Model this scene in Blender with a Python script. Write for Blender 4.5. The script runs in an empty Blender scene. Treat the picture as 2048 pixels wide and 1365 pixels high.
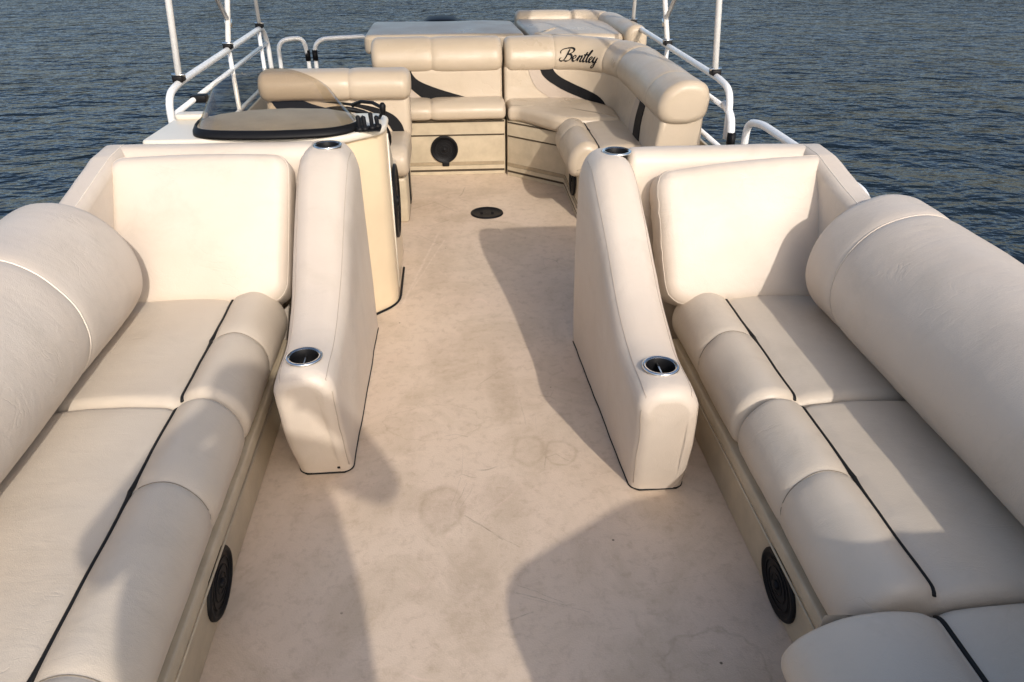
import bpy, bmesh, math, random
import numpy as np
from mathutils import Vector, Matrix, noise

random.seed(4)
S = bpy.context.scene
COL = S.collection

# ------------------------------------------------------------------ camera
cam_d = bpy.data.cameras.new('camera')
cam = bpy.data.objects.new('camera', cam_d)
COL.objects.link(cam)
F, VPX, VPY, CX, CY = 1500.0, 888.0, -190.0, 1024.0, 682.5
yc = Vector((VPX - CX, CY - VPY, -F)).normalized()      # boat's long axis seen from the lens
zc = Vector((0, -yc.z, yc.y)).normalized()
xc = yc.cross(zc)
cam.matrix_world = Matrix.Translation((0, 0, 1.5)) @ Matrix((xc, yc, zc)).to_4x4()
cam_d.sensor_width = 36
cam_d.lens = F / 2048 * 36
cam_d.clip_start = 0.02
cam_d.clip_end = 6000
S.camera = cam

# ------------------------------------------------------------------ light
SUN = Vector((0.46, -1.59, 1.0)).normalized()            # direction towards the sun
w = bpy.data.worlds.new('World')
S.world = w
w.use_nodes = True
nt = w.node_tree
sky = nt.nodes.new('ShaderNodeTexSky')
sky.sky_type = 'NISHITA'
sky.sun_disc = False
sky.sun_elevation = math.asin(SUN.z)
sky.sun_rotation = math.atan2(SUN.x, SUN.y)
sky.dust_density = 3.0
sky.ozone_density = 1.2
sky.air_density = 1.0
bg = nt.nodes['Background']
nt.links.new(sky.outputs[0], bg.inputs[0])
bg.inputs[1].default_value = 0.15
sd = bpy.data.lights.new('sun', 'SUN')
sd.energy = 2.05
sd.angle = math.radians(0.8)
sd.color = (1.0, 0.93, 0.85)
so = bpy.data.objects.new('sun', sd)
COL.objects.link(so)
so.rotation_euler = SUN.to_track_quat('Z', 'Y').to_euler()
S.view_settings.view_transform = 'Standard'
S.view_settings.look = 'None'
S.view_settings.exposure = 0.46
S.view_settings.gamma = 1.0
S.cycles.max_bounces = 8


# ------------------------------------------------------------------ materials
def new_mat(name):
    m = bpy.data.materials.new(name)
    m.use_nodes = True
    t = m.node_tree
    return m, t, t.nodes['Principled BSDF']


def node(t, kind, **kw):
    n = t.nodes.new(kind)
    for k, v in kw.items():
        if k in n.inputs:
            n.inputs[k].default_value = v
        else:
            setattr(n, k, v)
    return n


def ramp(t, fac, stops):
    r = t.nodes.new('ShaderNodeValToRGB')
    e = r.color_ramp.elements
    while len(e) < len(stops):
        e.new(0.5)
    for el, (p, c) in zip(e, stops):
        el.position = p
        el.color = (*c, 1) if len(c) == 3 else c
    t.links.new(fac, r.inputs[0])
    return r.outputs[0]


def mix(t, fac, a, b, mode='MIX'):
    n = t.nodes.new('ShaderNodeMix')
    n.data_type = 'RGBA'
    n.blend_type = mode
    for sock, v in ((n.inputs[0], fac), (n.inputs[6], a), (n.inputs[7], b)):
        if hasattr(v, 'node'):
            t.links.new(v, sock)
        else:
            sock.default_value = v if isinstance(v, (int, float)) else (*v, 1)
    return n.outputs[2]


def math_n(t, op, a, b=0.0, c=None):
    n = t.nodes.new('ShaderNodeMath')
    n.operation = op
    for i, v in enumerate((a, b, c)):
        if v is None:
            continue
        if hasattr(v, 'node'):
            t.links.new(v, n.inputs[i])
        else:
            n.inputs[i].default_value = v
    return n.outputs[0]


def wcoord(t):
    g = t.nodes.new('ShaderNodeNewGeometry')
    return g.outputs['Position']


def tex_noise(t, vec, scale, detail=3, rough=0.55, dist=0.0):
    n = t.nodes.new('ShaderNodeTexNoise')
    n.inputs['Scale'].default_value = scale
    n.inputs['Detail'].default_value = detail
    n.inputs['Roughness'].default_value = rough
    n.inputs['Distortion'].default_value = dist
    t.links.new(vec, n.inputs['Vector'])
    return n.outputs['Fac']


def vinyl(name, base, worn, rough=0.42, dirt=(0.42, 0.36, 0.28), dirt_amt=0.36):
    m, t, b = new_mat(name)
    p = wcoord(t)
    big = tex_noise(t, p, 2.3, 4, 0.6, 0.4)
    c = mix(t, ramp(t, big, [(0.35, (0, 0, 0)), (0.7, (1, 1, 1))]), base, worn)
    d = tex_noise(t, p, 7.0, 6, 0.72, 0.6)
    dm = ramp(t, d, [(0.52, (0, 0, 0)), (0.8, (dirt_amt,) * 3)])
    c = mix(t, dm, c, dirt)
    t.links.new(c, b.inputs['Base Color'])
    b.inputs['Roughness'].default_value = rough
    rr = ramp(t, tex_noise(t, p, 5, 4), [(0.3, (rough - .07,) * 3), (0.75, (rough + .12,) * 3)])
    t.links.new(rr, b.inputs['Roughness'])
    b.inputs['Specular IOR Level'].default_value = 0.4
    # grain, creases
    vor = t.nodes.new('ShaderNodeTexVoronoi')
    vor.inputs['Scale'].default_value = 420
    t.links.new(p, vor.inputs['Vector'])
    mp = t.nodes.new('ShaderNodeMapping')
    mp.inputs['Scale'].default_value = (7, 16, 9)
    mp.inputs['Rotation'].default_value = (0, 0, 0.35)
    t.links.new(p, mp.inputs['Vector'])
    cre = tex_noise(t, mp.outputs[0], 1.0, 5, 0.6, 0.5)
    h = math_n(t, 'ADD', math_n(t, 'MULTIPLY', vor.outputs['Distance'], 0.00035),
               math_n(t, 'MULTIPLY', cre, 0.0026))
    h = math_n(t, 'ADD', h, math_n(t, 'MULTIPLY', tex_noise(t, p, 14, 3), 0.0016))
    # fine creases where the cover has slackened
    mp2 = t.nodes.new('ShaderNodeMapping')
    mp2.inputs['Scale'].default_value = (1.0, 2.0, 1.4)
    mp2.inputs['Rotation'].default_value = (0.2, 0.1, -0.45)
    t.links.new(p, mp2.inputs['Vector'])
    cr = math_n(t, 'ABSOLUTE', math_n(t, 'SUBTRACT', tex_noise(t, mp2.outputs[0], 6.5, 3, 0.5, 1.1), 0.5))
    cr = ramp(t, cr, [(0.0, (0, 0, 0)), (0.022, (1, 1, 1))])
    mk = ramp(t, tex_noise(t, p, 4.2, 2), [(0.50, (0, 0, 0)), (0.66, (1, 1, 1))])
    h = math_n(t, 'ADD', h, math_n(t, 'MULTIPLY', math_n(t, 'MULTIPLY', cr, mk), 0.0006))
    bp = node(t, 'ShaderNodeBump')
    bp.inputs['Strength'].default_value = 0.75
    bp.inputs['Distance'].default_value = 1.0
    t.links.new(h, bp.inputs['Height'])
    t.links.new(bp.outputs[0], b.inputs['Normal'])
    return m


def plain(name, col, rough=0.5, metal=0.0, bump=0.0, scale=30, var=0.12, spec=0.5):
    m, t, b = new_mat(name)
    p = wcoord(t)
    n = tex_noise(t, p, scale, 4)
    lo = tuple(max(0, x * (1 - var)) for x in col)
    hi = tuple(min(1, x * (1 + var)) for x in col)
    t.links.new(ramp(t, n, [(0.3, lo), (0.7, hi)]), b.inputs['Base Color'])
    b.inputs['Roughness'].default_value = rough
    b.inputs['Metallic'].default_value = metal
    b.inputs['Specular IOR Level'].default_value = spec
    if bump:
        bp = node(t, 'ShaderNodeBump')
        bp.inputs['Distance'].default_value = bump
        t.links.new(tex_noise(t, p, scale * 6, 4), bp.inputs['Height'])
        t.links.new(bp.outputs[0], b.inputs['Normal'])
    return m


M = {}
M['cream'] = vinyl('cream_vinyl', (0.585, 0.51, 0.43), (0.555, 0.47, 0.385), 0.44)
M['seat'] = vinyl('seat_vinyl', (0.56, 0.487, 0.395), (0.53, 0.45, 0.355), 0.38, dirt_amt=0.45)
M['tan'] = vinyl('tan_vinyl', (0.475, 0.395, 0.30), (0.435, 0.355, 0.262), 0.33)
M['taupe'] = vinyl('taupe_vinyl', (0.40, 0.33, 0.27), (0.37, 0.30, 0.24), 0.4)
M['base'] = plain('moulded_plastic', (0.45, 0.375, 0.265), 0.42, 0, 0.0006, 12)
M['band'] = plain('base_band', (0.30, 0.235, 0.15), 0.5)
M['gel'] = plain('tan_gelcoat', (0.66, 0.53, 0.36), 0.28, 0, 0, 6, 0.05)
M['white'] = plain('white_gelcoat', (0.63, 0.58, 0.49), 0.3, 0, 0, 6, 0.05)
M['dash'] = plain('dash_panel', (0.56, 0.49, 0.38), 0.4, 0, 0.0004, 10)
M['black'] = plain('black_plastic', (0.006, 0.006, 0.007), 0.5, 0, 0.0004, 60, spec=0.18)
M['blackv'] = plain('black_vinyl', (0.008, 0.008, 0.009), 0.6, 0, 0.0006, 160, spec=0.12)
M['pipe'] = plain('black_piping', (0.010, 0.010, 0.010), 0.6, spec=0.25)
M['gap'] = plain('dark_joint', (0.06, 0.045, 0.03), 0.7, spec=0.2)
M['thread'] = plain('stitching', (0.20, 0.165, 0.12), 0.8)
M['welt'] = plain('cream_welt', (0.74, 0.66, 0.56), 0.5)
M['alu'] = plain('white_coated_aluminium', (0.80, 0.80, 0.79), 0.3, 0.12, 0, 40, 0.04)
M['chrome'] = plain('steel', (0.72, 0.72, 0.70), 0.14, 1.0, 0, 40, 0.04)
M['canvas'] = plain('canvas', (0.50, 0.45, 0.37), 0.85, 0, 0.001, 25)
M['shirt'] = plain('shirt_cloth', (0.10, 0.13, 0.20), 0.85, 0, 0.002, 20)
M['skin'] = plain('skin', (0.52, 0.32, 0.23), 0.5)
M['hair'] = plain('hair', (0.04, 0.025, 0.015), 0.6)


def water_mat():
    m, t, b = new_mat('lake_water')
    p = wcoord(t)
    t.nodes.remove(b)
    df = node(t, 'ShaderNodeBsdfDiffuse')
    df.inputs['Color'].default_value = (0.006, 0.011, 0.015, 1)
    gl = node(t, 'ShaderNodeBsdfGlossy')
    gl.inputs['Color'].default_value = (0.80, 0.83, 0.88, 1)
    gl.inputs['Roughness'].default_value = 0.06
    fr = node(t, 'ShaderNodeFresnel')
    fr.inputs['IOR'].default_value = 1.333
    mx = node(t, 'ShaderNodeMixShader')
    t.links.new(fr.outputs[0], mx.inputs[0])
    t.links.new(df.outputs[0], mx.inputs[1])
    t.links.new(gl.outputs[0], mx.inputs[2])
    t.links.new(mx.outputs[0], t.nodes['Material Output'].inputs['Surface'])
    hs = None
    for sc, st, amp, det, rot in ((0.35, (0.8, 1.0), 0.22, 2, 0.2), (1.2, (0.75, 1.2), 0.15, 3, -0.15),
                                  (3.2, (0.7, 1.25), 0.105, 3, 0.12), (8.5, (0.8, 1.2), 0.024, 3, -0.3)):
        mp = t.nodes.new('ShaderNodeMapping')
        mp.inputs['Scale'].default_value = (st[0], st[1], 1)
        mp.inputs['Rotation'].default_value = (0, 0, rot)
        t.links.new(p, mp.inputs['Vector'])
        h = math_n(t, 'MULTIPLY', tex_noise(t, mp.outputs[0], sc, det, 0.5, 0.35), amp)
        hs = h if hs is None else math_n(t, 'ADD', hs, h)
    gust = ramp(t, tex_noise(t, p, 0.11, 3, 0.6, 0.6), [(0.32, (0.9,) * 3), (0.68, (1.5,) * 3)])
    hs = math_n(t, 'MULTIPLY', hs, gust)
    bp = node(t, 'ShaderNodeBump')
    bp.inputs['Strength'].default_value = 1.0
    bp.inputs['Distance'].default_value = 1.0
    t.links.new(hs, bp.inputs['Height'])
    for sh in (df, gl, fr):
        t.links.new(bp.outputs[0], sh.inputs['Normal'])
    return m


SCRATCHES = [
    (-0.248, 2.920, -0.097, 3.737, 0.006, 0.5, 'p'),
    (-0.212, 3.064, -0.066, 3.631, 0.004, 0.45, 'p'),
    (0.113, 1.311, 0.237, 1.261, 0.002, 0.6, 'd'),
    (0.118, 1.337, 0.228, 1.272, 0.0014, 0.5, 'd'),
    (0.128, 1.296, 0.289, 1.237, 0.0012, 0.4, 'd'),
    (0.083, 1.226, 0.151, 1.249, 0.002, 0.6, 'd'),
    (-0.009, 1.599, 0.093, 1.496, 0.002, 0.6, 'd'),
    (0.002, 1.580, 0.136, 1.465, 0.0013, 0.5, 'd'),
    (-0.035, 1.640, 0.001, 1.738, 0.0013, 0.5, 'd'),
    (-0.047, 1.646, -0.017, 1.764, 0.0012, 0.4, 'd'),
    (-0.021, 1.633, 0.018, 1.716, 0.0012, 0.4, 'd'),
    (0.240, 1.779, 0.251, 1.839, 0.002, 0.5, 'd'),
    (0.251, 1.839, 0.285, 1.853, 0.002, 0.5, 'd'),
    (0.285, 1.853, 0.321, 1.816, 0.002, 0.5, 'd'),
    (-0.067, 1.972, -0.029, 1.979, 0.002, 0.45, 'd'),
    (-0.029, 1.979, 0.010, 1.963, 0.002, 0.45, 'd'),
    (0.049, 2.258, 0.136, 2.352, 0.0018, 0.4, 'd'),
    (0.197, 2.160, 0.205, 2.013, 0.002, 0.3, 'd'),
    (-0.261, 4.097, -0.121, 4.211, 0.004, 0.5, 'd'),
    (-0.121, 4.211, 0.008, 4.036, 0.004, 0.5, 'd'),
    (-0.170, 3.821, -0.035, 3.922, 0.004, 0.4, 'd'),
    (-0.207, 3.718, -0.089, 3.574, 0.004, 0.35, 'd'),
    (0.537, 1.709, 0.692, 1.767, 0.0012, 0.3, 'd'),
    (0.469, 1.309, 0.593, 1.332, 0.0012, 0.3, 'd'),
]


def deck_mat():
    m, t, b = new_mat('deck_vinyl')
    p = wcoord(t)
    base = mix(t, ramp(t, tex_noise(t, p, 1.4, 5, 0.62, 0.5), [(0.3, (0, 0, 0)), (0.7, (1, 1, 1))]),
               (0.61, 0.475, 0.36), (0.645, 0.52, 0.395))
    # tracked-in grime, in worn patches
    gr = ramp(t, tex_noise(t, p, 3.1, 8, 0.7, 0.9), [(0.46, (0, 0, 0)), (0.62, (0.55,) * 3), (0.85, (0.8,) * 3)])
    base = mix(t, gr, base, (0.48, 0.375, 0.265))
    fine = ramp(t, tex_noise(t, p, 26, 8, 0.75, 0.3), [(0.50, (0, 0, 0)), (0.75, (0.6,) * 3)])
    base = mix(t, fine, base, (0.37, 0.27, 0.185))
    # scuffs: thin dark and pale lines that only show here and there
    for sc, rot, dark, thr, seed in ((3.2, 0.5, (0.20, 0.15, 0.11), 0.60, 0), (4.2, -0.9, (0.26, 0.2, 0.15), 0.60, 7),
                                     (2.4, 1.9, (0.72, 0.55, 0.44), 0.56, 13)):
        mp = t.nodes.new('ShaderNodeMapping')
        mp.inputs['Rotation'].default_value = (0, 0, rot)
        mp.inputs['Location'].default_value = (seed, seed * .7, 0)
        mp.inputs['Scale'].default_value = (1, 0.4, 1)
        t.links.new(p, mp.inputs['Vector'])
        ds = node(t, 'ShaderNodeTexNoise')
        ds.inputs['Scale'].default_value = 2.2
        t.links.new(mp.outputs[0], ds.inputs['Vector'])
        add = t.nodes.new('ShaderNodeVectorMath')
        add.operation = 'MULTIPLY_ADD'
        t.links.new(ds.outputs['Color'], add.inputs[0])
        add.inputs[1].default_value = (0.5, 0.5, 0)
        t.links.new(mp.outputs[0], add.inputs[2])
        vo = t.nodes.new('ShaderNodeTexVoronoi')
        vo.feature = 'DISTANCE_TO_EDGE'
        vo.inputs['Scale'].default_value = sc
        t.links.new(add.outputs[0], vo.inputs['Vector'])
        ln = ramp(t, vo.outputs['Distance'], [(0.0, (0.8, 0.8, 0.8)), (0.006, (0, 0, 0))])
        mk = ramp(t, tex_noise(t, mp.outputs[0], 5.5, 3), [(thr, (0, 0, 0)), (thr + .1, (0.75,) * 3)])
        base = mix(t, math_n(t, 'MULTIPLY', ln, mk), base, dark)
    # dried ring and smear marks
    sep = t.nodes.new('ShaderNodeSeparateXYZ')
    t.links.new(p, sep.inputs[0])
    wob = math_n(t, 'MULTIPLY', math_n(t, 'SUBTRACT', tex_noise(t, p, 14, 3), 0.5), 0.05)
    for (cx, cy, rx, ry, wd, amt) in ((-.075, 1.63, .055, .085, .016, .45), (-.075, 1.63, .05, .08, .2, .22), (.20, 1.88, .05, .07, .012, .35),
                                      (.01, 1.30, .075, .20, .5, .25), (.14, 2.25, .06, .28, .5, .25), (.10, 1.66, .07, .11, .4, .2), (-.05, 2.45, .10, .22, .5, .18),
                                      (.30, 1.86, .05, .06, .008, .4), (-.16, 4.15, .17, .14, .5, .3), (.05, 3.95, .2, .08, .5, .25), (-.12, 3.4, .1, .4, .5, .22),
                                      (.10, 4.35, .25, .12, .5, .2), (.55, 1.06, .12, .10, .008, .4), (-.10, 2.05, .16, .10, .006, .3)):
        dx = math_n(t, 'DIVIDE', math_n(t, 'SUBTRACT', sep.outputs[0], cx), rx)
        dy = math_n(t, 'DIVIDE', math_n(t, 'SUBTRACT', sep.outputs[1], cy), ry)
        r = math_n(t, 'SQRT', math_n(t, 'ADD', math_n(t, 'MULTIPLY', dx, dx), math_n(t, 'MULTIPLY', dy, dy)))
        r = math_n(t, 'ADD', r, math_n(t, 'MULTIPLY', wob, 14.0))
        if wd < .1:                                          # ring
            k = math_n(t, 'DIVIDE', math_n(t, 'ABSOLUTE', math_n(t, 'SUBTRACT', r, 1.0)), wd / rx)
        else:                                                # filled smear
            k = math_n(t, 'POWER', math_n(t, 'MAXIMUM', r, 0.0), 4.0)
        mk = ramp(t, k, [(0.0, (amt * (1.3 if wd < .1 else 1.5),) * 3), (1.0, (0, 0, 0))])
        mk = math_n(t, 'MULTIPLY', mk, ramp(t, tex_noise(t, p, 30, 5, .7), [(0.32, (0.25,) * 3), (0.6, (1, 1, 1))]))
        base = mix(t, mk, base, (0.36, 0.27, 0.18))
    # single scratches and rubbed lines: distance to a segment on the deck
    for (ax, ay, bx, by, wd, amt, kd) in SCRATCHES:
        ln = math.hypot(bx - ax, by - ay)
        ux, uy = (bx - ax) / ln, (by - ay) / ln
        px_ = math_n(t, 'SUBTRACT', sep.outputs[0], ax)
        py_ = math_n(t, 'SUBTRACT', sep.outputs[1], ay)
        al = math_n(t, 'ADD', math_n(t, 'MULTIPLY', px_, ux), math_n(t, 'MULTIPLY', py_, uy))
        ac = math_n(t, 'SUBTRACT', math_n(t, 'MULTIPLY', px_, uy), math_n(t, 'MULTIPLY', py_, ux))
        ac = math_n(t, 'ABSOLUTE', math_n(t, 'ADD', ac, math_n(t, 'MULTIPLY', wob, .25)))
        over = math_n(t, 'MAXIMUM', math_n(t, 'SUBTRACT', math_n(t, 'ABSOLUTE', math_n(t, 'SUBTRACT', al, ln / 2)), ln / 2 - wd), 0.0)
        k = math_n(t, 'DIVIDE', math_n(t, 'MAXIMUM', ac, over), wd * 1.5)
        mk = ramp(t, k, [(0.0, (amt * .75,) * 3), (1.0, (0, 0, 0))])
        mk = math_n(t, 'MULTIPLY', mk, ramp(t, tex_noise(t, p, 45, 3, .7), [(0.35, (0.2,) * 3), (0.55, (1, 1, 1))]))
        base = mix(t, mk, base, (0.17, 0.13, 0.095) if kd == 'd' else (0.80, 0.66, 0.55))
    # specks
    vo = t.nodes.new('ShaderNodeTexVoronoi')
    vo.inputs['Scale'].default_value = 16
    t.links.new(p, vo.inputs['Vector'])
    sp = ramp(t, vo.outputs['Distance'], [(0.0, (1, 1, 1)), (0.045, (0.9,) * 3), (0.07, (0, 0, 0))])
    mk = ramp(t, tex_noise(t, p, 9, 3), [(0.6, (0, 0, 0)), (0.64, (1, 1, 1))])
    base = mix(t, math_n(t, 'MULTIPLY', sp, mk), base, (0.10, 0.075, 0.05))
    t.links.new(base, b.inputs['Base Color'])
    rr = ramp(t, tex_noise(t, p, 4, 5), [(0.3, (0.42,) * 3), (0.7, (0.62,) * 3)])
    t.links.new(rr, b.inputs['Roughness'])
    b.inputs['Specular IOR Level'].default_value = 0.35
    br = t.nodes.new('ShaderNodeTexVoronoi')
    br.inputs['Scale'].default_value = 260
    t.links.new(p, br.inputs['Vector'])
    h = math_n(t, 'ADD', math_n(t, 'MULTIPLY', br.outputs['Distance'], 0.0005), math_n(t, 'MULTIPLY', tex_noise(t, p, 3, 4), 0.006))
    bp = node(t, 'ShaderNodeBump')
    bp.inputs['Strength'].default_value = 0.7
    bp.inputs['Distance'].default_value = 1.0
    t.links.new(h, bp.inputs['Height'])
    t.links.new(bp.outputs[0], b.inputs['Normal'])
    return m


def glass_mat():
    """thin tinted acrylic sheet: tint by transparency, gloss by Fresnel"""
    m, t, b = new_mat('tinted_acrylic')
    t.nodes.remove(b)
    tr = node(t, 'ShaderNodeBsdfTransparent')
    tr.inputs['Color'].default_value = (0.82, 0.79, 0.74, 1)
    gl = node(t, 'ShaderNodeBsdfGlossy')
    gl.inputs['Roughness'].default_value = 0.04
    gl.inputs['Color'].default_value = (0.9, 0.9, 0.9, 1)
    fr = node(t, 'ShaderNodeFresnel')
    fr.inputs['IOR'].default_value = 1.3
    mx = node(t, 'ShaderNodeMixShader')
    t.links.new(math_n(t, 'MINIMUM', fr.outputs[0], 0.15), mx.inputs[0])
    t.links.new(tr.outputs[0], mx.inputs[1])
    t.links.new(gl.outputs[0], mx.inputs[2])
    t.links.new(mx.outputs[0], t.nodes['Material Output'].inputs['Surface'])
    return m


M['water'] = water_mat()
M['deck'] = deck_mat()
M['glass'] = glass_mat()


# ------------------------------------------------------------------ mesh helpers
def tag(o, label=None, cat=None, group=None, kind=None):
    if label:
        o['label'] = label
    if cat:
        o['category'] = cat
    if group:
        o['group'] = group
    if kind:
        o['kind'] = kind
    return o


def thing(name, label, cat, loc=(0, 0, 0), group=None):
    o = bpy.data.objects.new(name, None)
    o.empty_display_size = 0.1
    COL.objects.link(o)
    o.location = loc
    return tag(o, label, cat, group)


def mesh(name, verts, faces, mat, parent=None, smooth=True, fix=True):
    me = bpy.data.meshes.new(name)
    bm = bmesh.new()
    vs = [bm.verts.new(v) for v in verts]
    for f in faces:
        try:
            bm.faces.new([vs[i] for i in f])
        except ValueError:
            pass
    if fix:
        bmesh.ops.recalc_face_normals(bm, faces=bm.faces[:])
    bm.to_mesh(me)
    bm.free()
    if smooth:
        me.polygons.foreach_set('use_smooth', [True] * len(me.polygons))
    me.materials.append(M[mat])
    o = bpy.data.objects.new(name, me)
    COL.objects.link(o)
    if parent is not None:
        o.parent = parent
        root = parent
        off = Vector((0, 0, 0))
        while root is not None:
            off += root.location
            root = root.parent
        me.transform(Matrix.Translation(-off))
    return o


def spline(ctrl, n=64, closed=True):
    """Catmull-Rom through ctrl, resampled at equal arc length."""
    c = [np.array(p, float) for p in ctrl]
    out = []
    m = len(c)
    rng = range(m) if closed else range(m - 1)
    for i in rng:
        if closed:
            p0, p1, p2, p3 = c[(i - 1) % m], c[i], c[(i + 1) % m], c[(i + 2) % m]
        else:
            p0, p1, p2, p3 = c[max(i - 1, 0)], c[i], c[i + 1], c[min(i + 2, m - 1)]
        for k in range(16):
            u = k / 16
            out.append(0.5 * ((2 * p1) + (-p0 + p2) * u + (2 * p0 - 5 * p1 + 4 * p2 - p3) * u * u + (-p0 + 3 * p1 - 3 * p2 + p3) * u ** 3))
    out.append(c[0] if closed else c[-1])
    out = np.array(out)
    d = np.concatenate([[0], np.cumsum(np.linalg.norm(np.diff(out, axis=0), axis=1))])
    s = np.linspace(0, d[-1], n + 1 if closed else n)
    if closed:
        s = s[:-1]
    return np.stack([np.interp(s, d, out[:, k]) for k in range(out.shape[1])], axis=1)


def rpoly(pts, radii, n=6):
    """polygon with rounded corners"""
    if not hasattr(radii, '__len__'):
        radii = [radii] * len(pts)
    out = []
    m = len(pts)
    for i in range(m):
        p0, p, p1 = (np.array(pts[j % m], float) for j in (i - 1, i, i + 1))
        a, b = p0 - p, p1 - p
        la, lb = np.linalg.norm(a), np.linalg.norm(b)
        a, b = a / la, b / lb
        r = radii[i]
        ang = math.acos(max(-1, min(1, float(a @ b))))
        tl = min(r / math.tan(ang / 2), la * .49, lb * .49) if ang < math.pi - 1e-3 else 0
        if tl < 1e-5:
            out.append(p)
            continue
        q0, q1 = p + a * tl, p + b * tl
        for k in range(n + 1):
            u = k / n
            out.append((1 - u) ** 2 * q0 + 2 * u * (1 - u) * (p * .75 + (q0 + q1) * .125) + u * u * q1)
    return np.array(out)


def dense(poly, step):
    out = []
    m = len(poly)
    for i in range(m):
        a, b = poly[i], poly[(i + 1) % m]
        k = max(1, int(np.linalg.norm(b - a) / step))
        for j in range(k):
            out.append(a + (b - a) * j / k)
    return np.array(out)


def ccw(p):
    x, y = p[:, 0], p[:, 1]
    return p if np.sum(x * np.roll(y, -1) - np.roll(x, -1) * y) > 0 else p[::-1].copy()


def normals2(p):
    tg = np.roll(p, -1, 0) - np.roll(p, 1, 0)
    tg /= np.maximum(np.linalg.norm(tg, axis=1, keepdims=True), 1e-9)
    return np.stack([tg[:, 1], -tg[:, 0]], 1)


def stations(t0, t1, r, step=0.04, seams=(), steps=7):
    """[(t, end_inset, seam_inset)] with rounded ends and stitched tucks"""
    ts = []
    for k in range(steps + 1):
        a = math.pi / 2 * k / steps
        ts.append((t0 + r * (1 - math.cos(a)), 1 - math.sin(a)))
    mids = list(np.arange(t0 + r + step * .5, t1 - r - step * .4, step))
    for (s, dpt, wd) in seams:
        mids = [q for q in mids if abs(q - s) > wd * 1.3]
        mids += [s + wd * e for e in (-1.2, -.7, -.35, -.12, 0, .12, .35, .7, 1.2)]
    ts += [(q, 0) for q in sorted(mids) if t0 + r < q < t1 - r]
    for k in range(steps, -1, -1):
        a = math.pi / 2 * k / steps
        ts.append((t1 - r * (1 - math.cos(a)), 1 - math.sin(a)))
    out = []
    for q, e in ts:
        s_in = 0
        for (s, dpt, wd) in seams:
            s_in += dpt * math.exp(-abs(q - s) / (wd * .45))
        out.append((q, e * r, s_in))
    return out


def pad(name, prof, st, mp, mat, parent, wob=0.0018, sw=None, er=None, seed=0.0, smooth=True, round_end=False):
    """upholstered length: closed profile swept along t, rounded ends, tucks at seams.
    sw: per-profile-point weight of the seams; er: per-point weight of end rounding"""
    prof = ccw(np.array(prof, float))
    nm = normals2(prof)
    N = len(prof)
    sw = np.ones(N) if sw is None else np.array([sw(a, b) for a, b in prof])
    er = np.ones(N) if er is None else np.array([er(a, b) for a, b in prof])
    verts, grid = [], []
    for (t, e, s) in st:
        if round_end:
            cen = prof.mean(0)
            rad = np.linalg.norm(prof - cen, axis=1).mean()
            q = cen + (prof - nm * (s * sw)[:, None] - cen) * max(.05, 1 - e / rad)
        else:
            q = prof - nm * (e * er + s * sw)[:, None]
        ring = []
        for i, (a, b) in enumerate(q):
            if wob:
                k = noise.noise(Vector((a * 7 + seed, b * 7, t * 4.5))) + .5 * noise.noise(Vector((a * 16, b * 16 + seed, t * 11)))
                a += nm[i, 0] * k * wob
                b += nm[i, 1] * k * wob
            ring.append(Vector(mp(a, b, t)))
        grid.append(ring)
        verts += ring
    faces = []
    for j in range(len(st) - 1):
        for i in range(N):
            i2 = (i + 1) % N
            faces.append((j * N + i, j * N + i2, (j + 1) * N + i2, (j + 1) * N + i))
    faces.append(tuple(range(N)))
    faces.append(tuple(range((len(st) - 1) * N, len(st) * N)))
    o = mesh(name, verts, faces, mat, parent, smooth)
    return o, grid, prof


def tube(name, pts, r, mat, parent=None, closed=False, n=8):
    pts = [Vector(p) for p in pts]
    verts, faces = [], []
    m = len(pts)
    up = None
    for i in range(m):
        a = pts[(i - 1) % m] if (closed or i > 0) else pts[i]
        b = pts[(i + 1) % m] if (closed or i < m - 1) else pts[i]
        tg = (b - a)
        if tg.length < 1e-9:
            tg = Vector((0, 0, 1))
        tg.normalize()
        if up is None:
            up = Vector((0, 0, 1)) if abs(tg.z) < .9 else Vector((1, 0, 0))
        up = (up - tg * up.dot(tg))
        if up.length < 1e-6:
            up = tg.orthogonal()
        up.normalize()
        side = tg.cross(up)
        rr = r[i] if hasattr(r, '__len__') else r
        for k in range(n):
            an = 2 * math.pi * k / n
            verts.append(pts[i] + (up * math.cos(an) + side * math.sin(an)) * rr)
    for i in range(m if closed else m - 1):
        j = (i + 1) % m
        for k in range(n):
            k2 = (k + 1) % n
            faces.append((i * n + k, i * n + k2, j * n + k2, j * n + k))
    if not closed:
        faces.append(tuple(range(n)))
        faces.append(tuple(range((m - 1) * n, m * n)))
    return mesh(name, verts, faces, mat, parent)


def bend(pts, r, n=5):
    """polyline in 3D with rounded corners"""
    pts = [Vector(p) for p in pts]
    out = [pts[0]]
    for i in range(1, len(pts) - 1):
        a, p, b = pts[i - 1], pts[i], pts[i + 1]
        la, lb = (a - p).length, (b - p).length
        t = min(r, la * .45, lb * .45)
        q0, q1 = p + (a - p).normalized() * t, p + (b - p).normalized() * t
        for k in range(n + 1):
            u = k / n
            out.append(q0 * (1 - u) ** 2 + p * 2 * u * (1 - u) + q1 * u * u)
    out.append(pts[-1])
    return out


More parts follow.
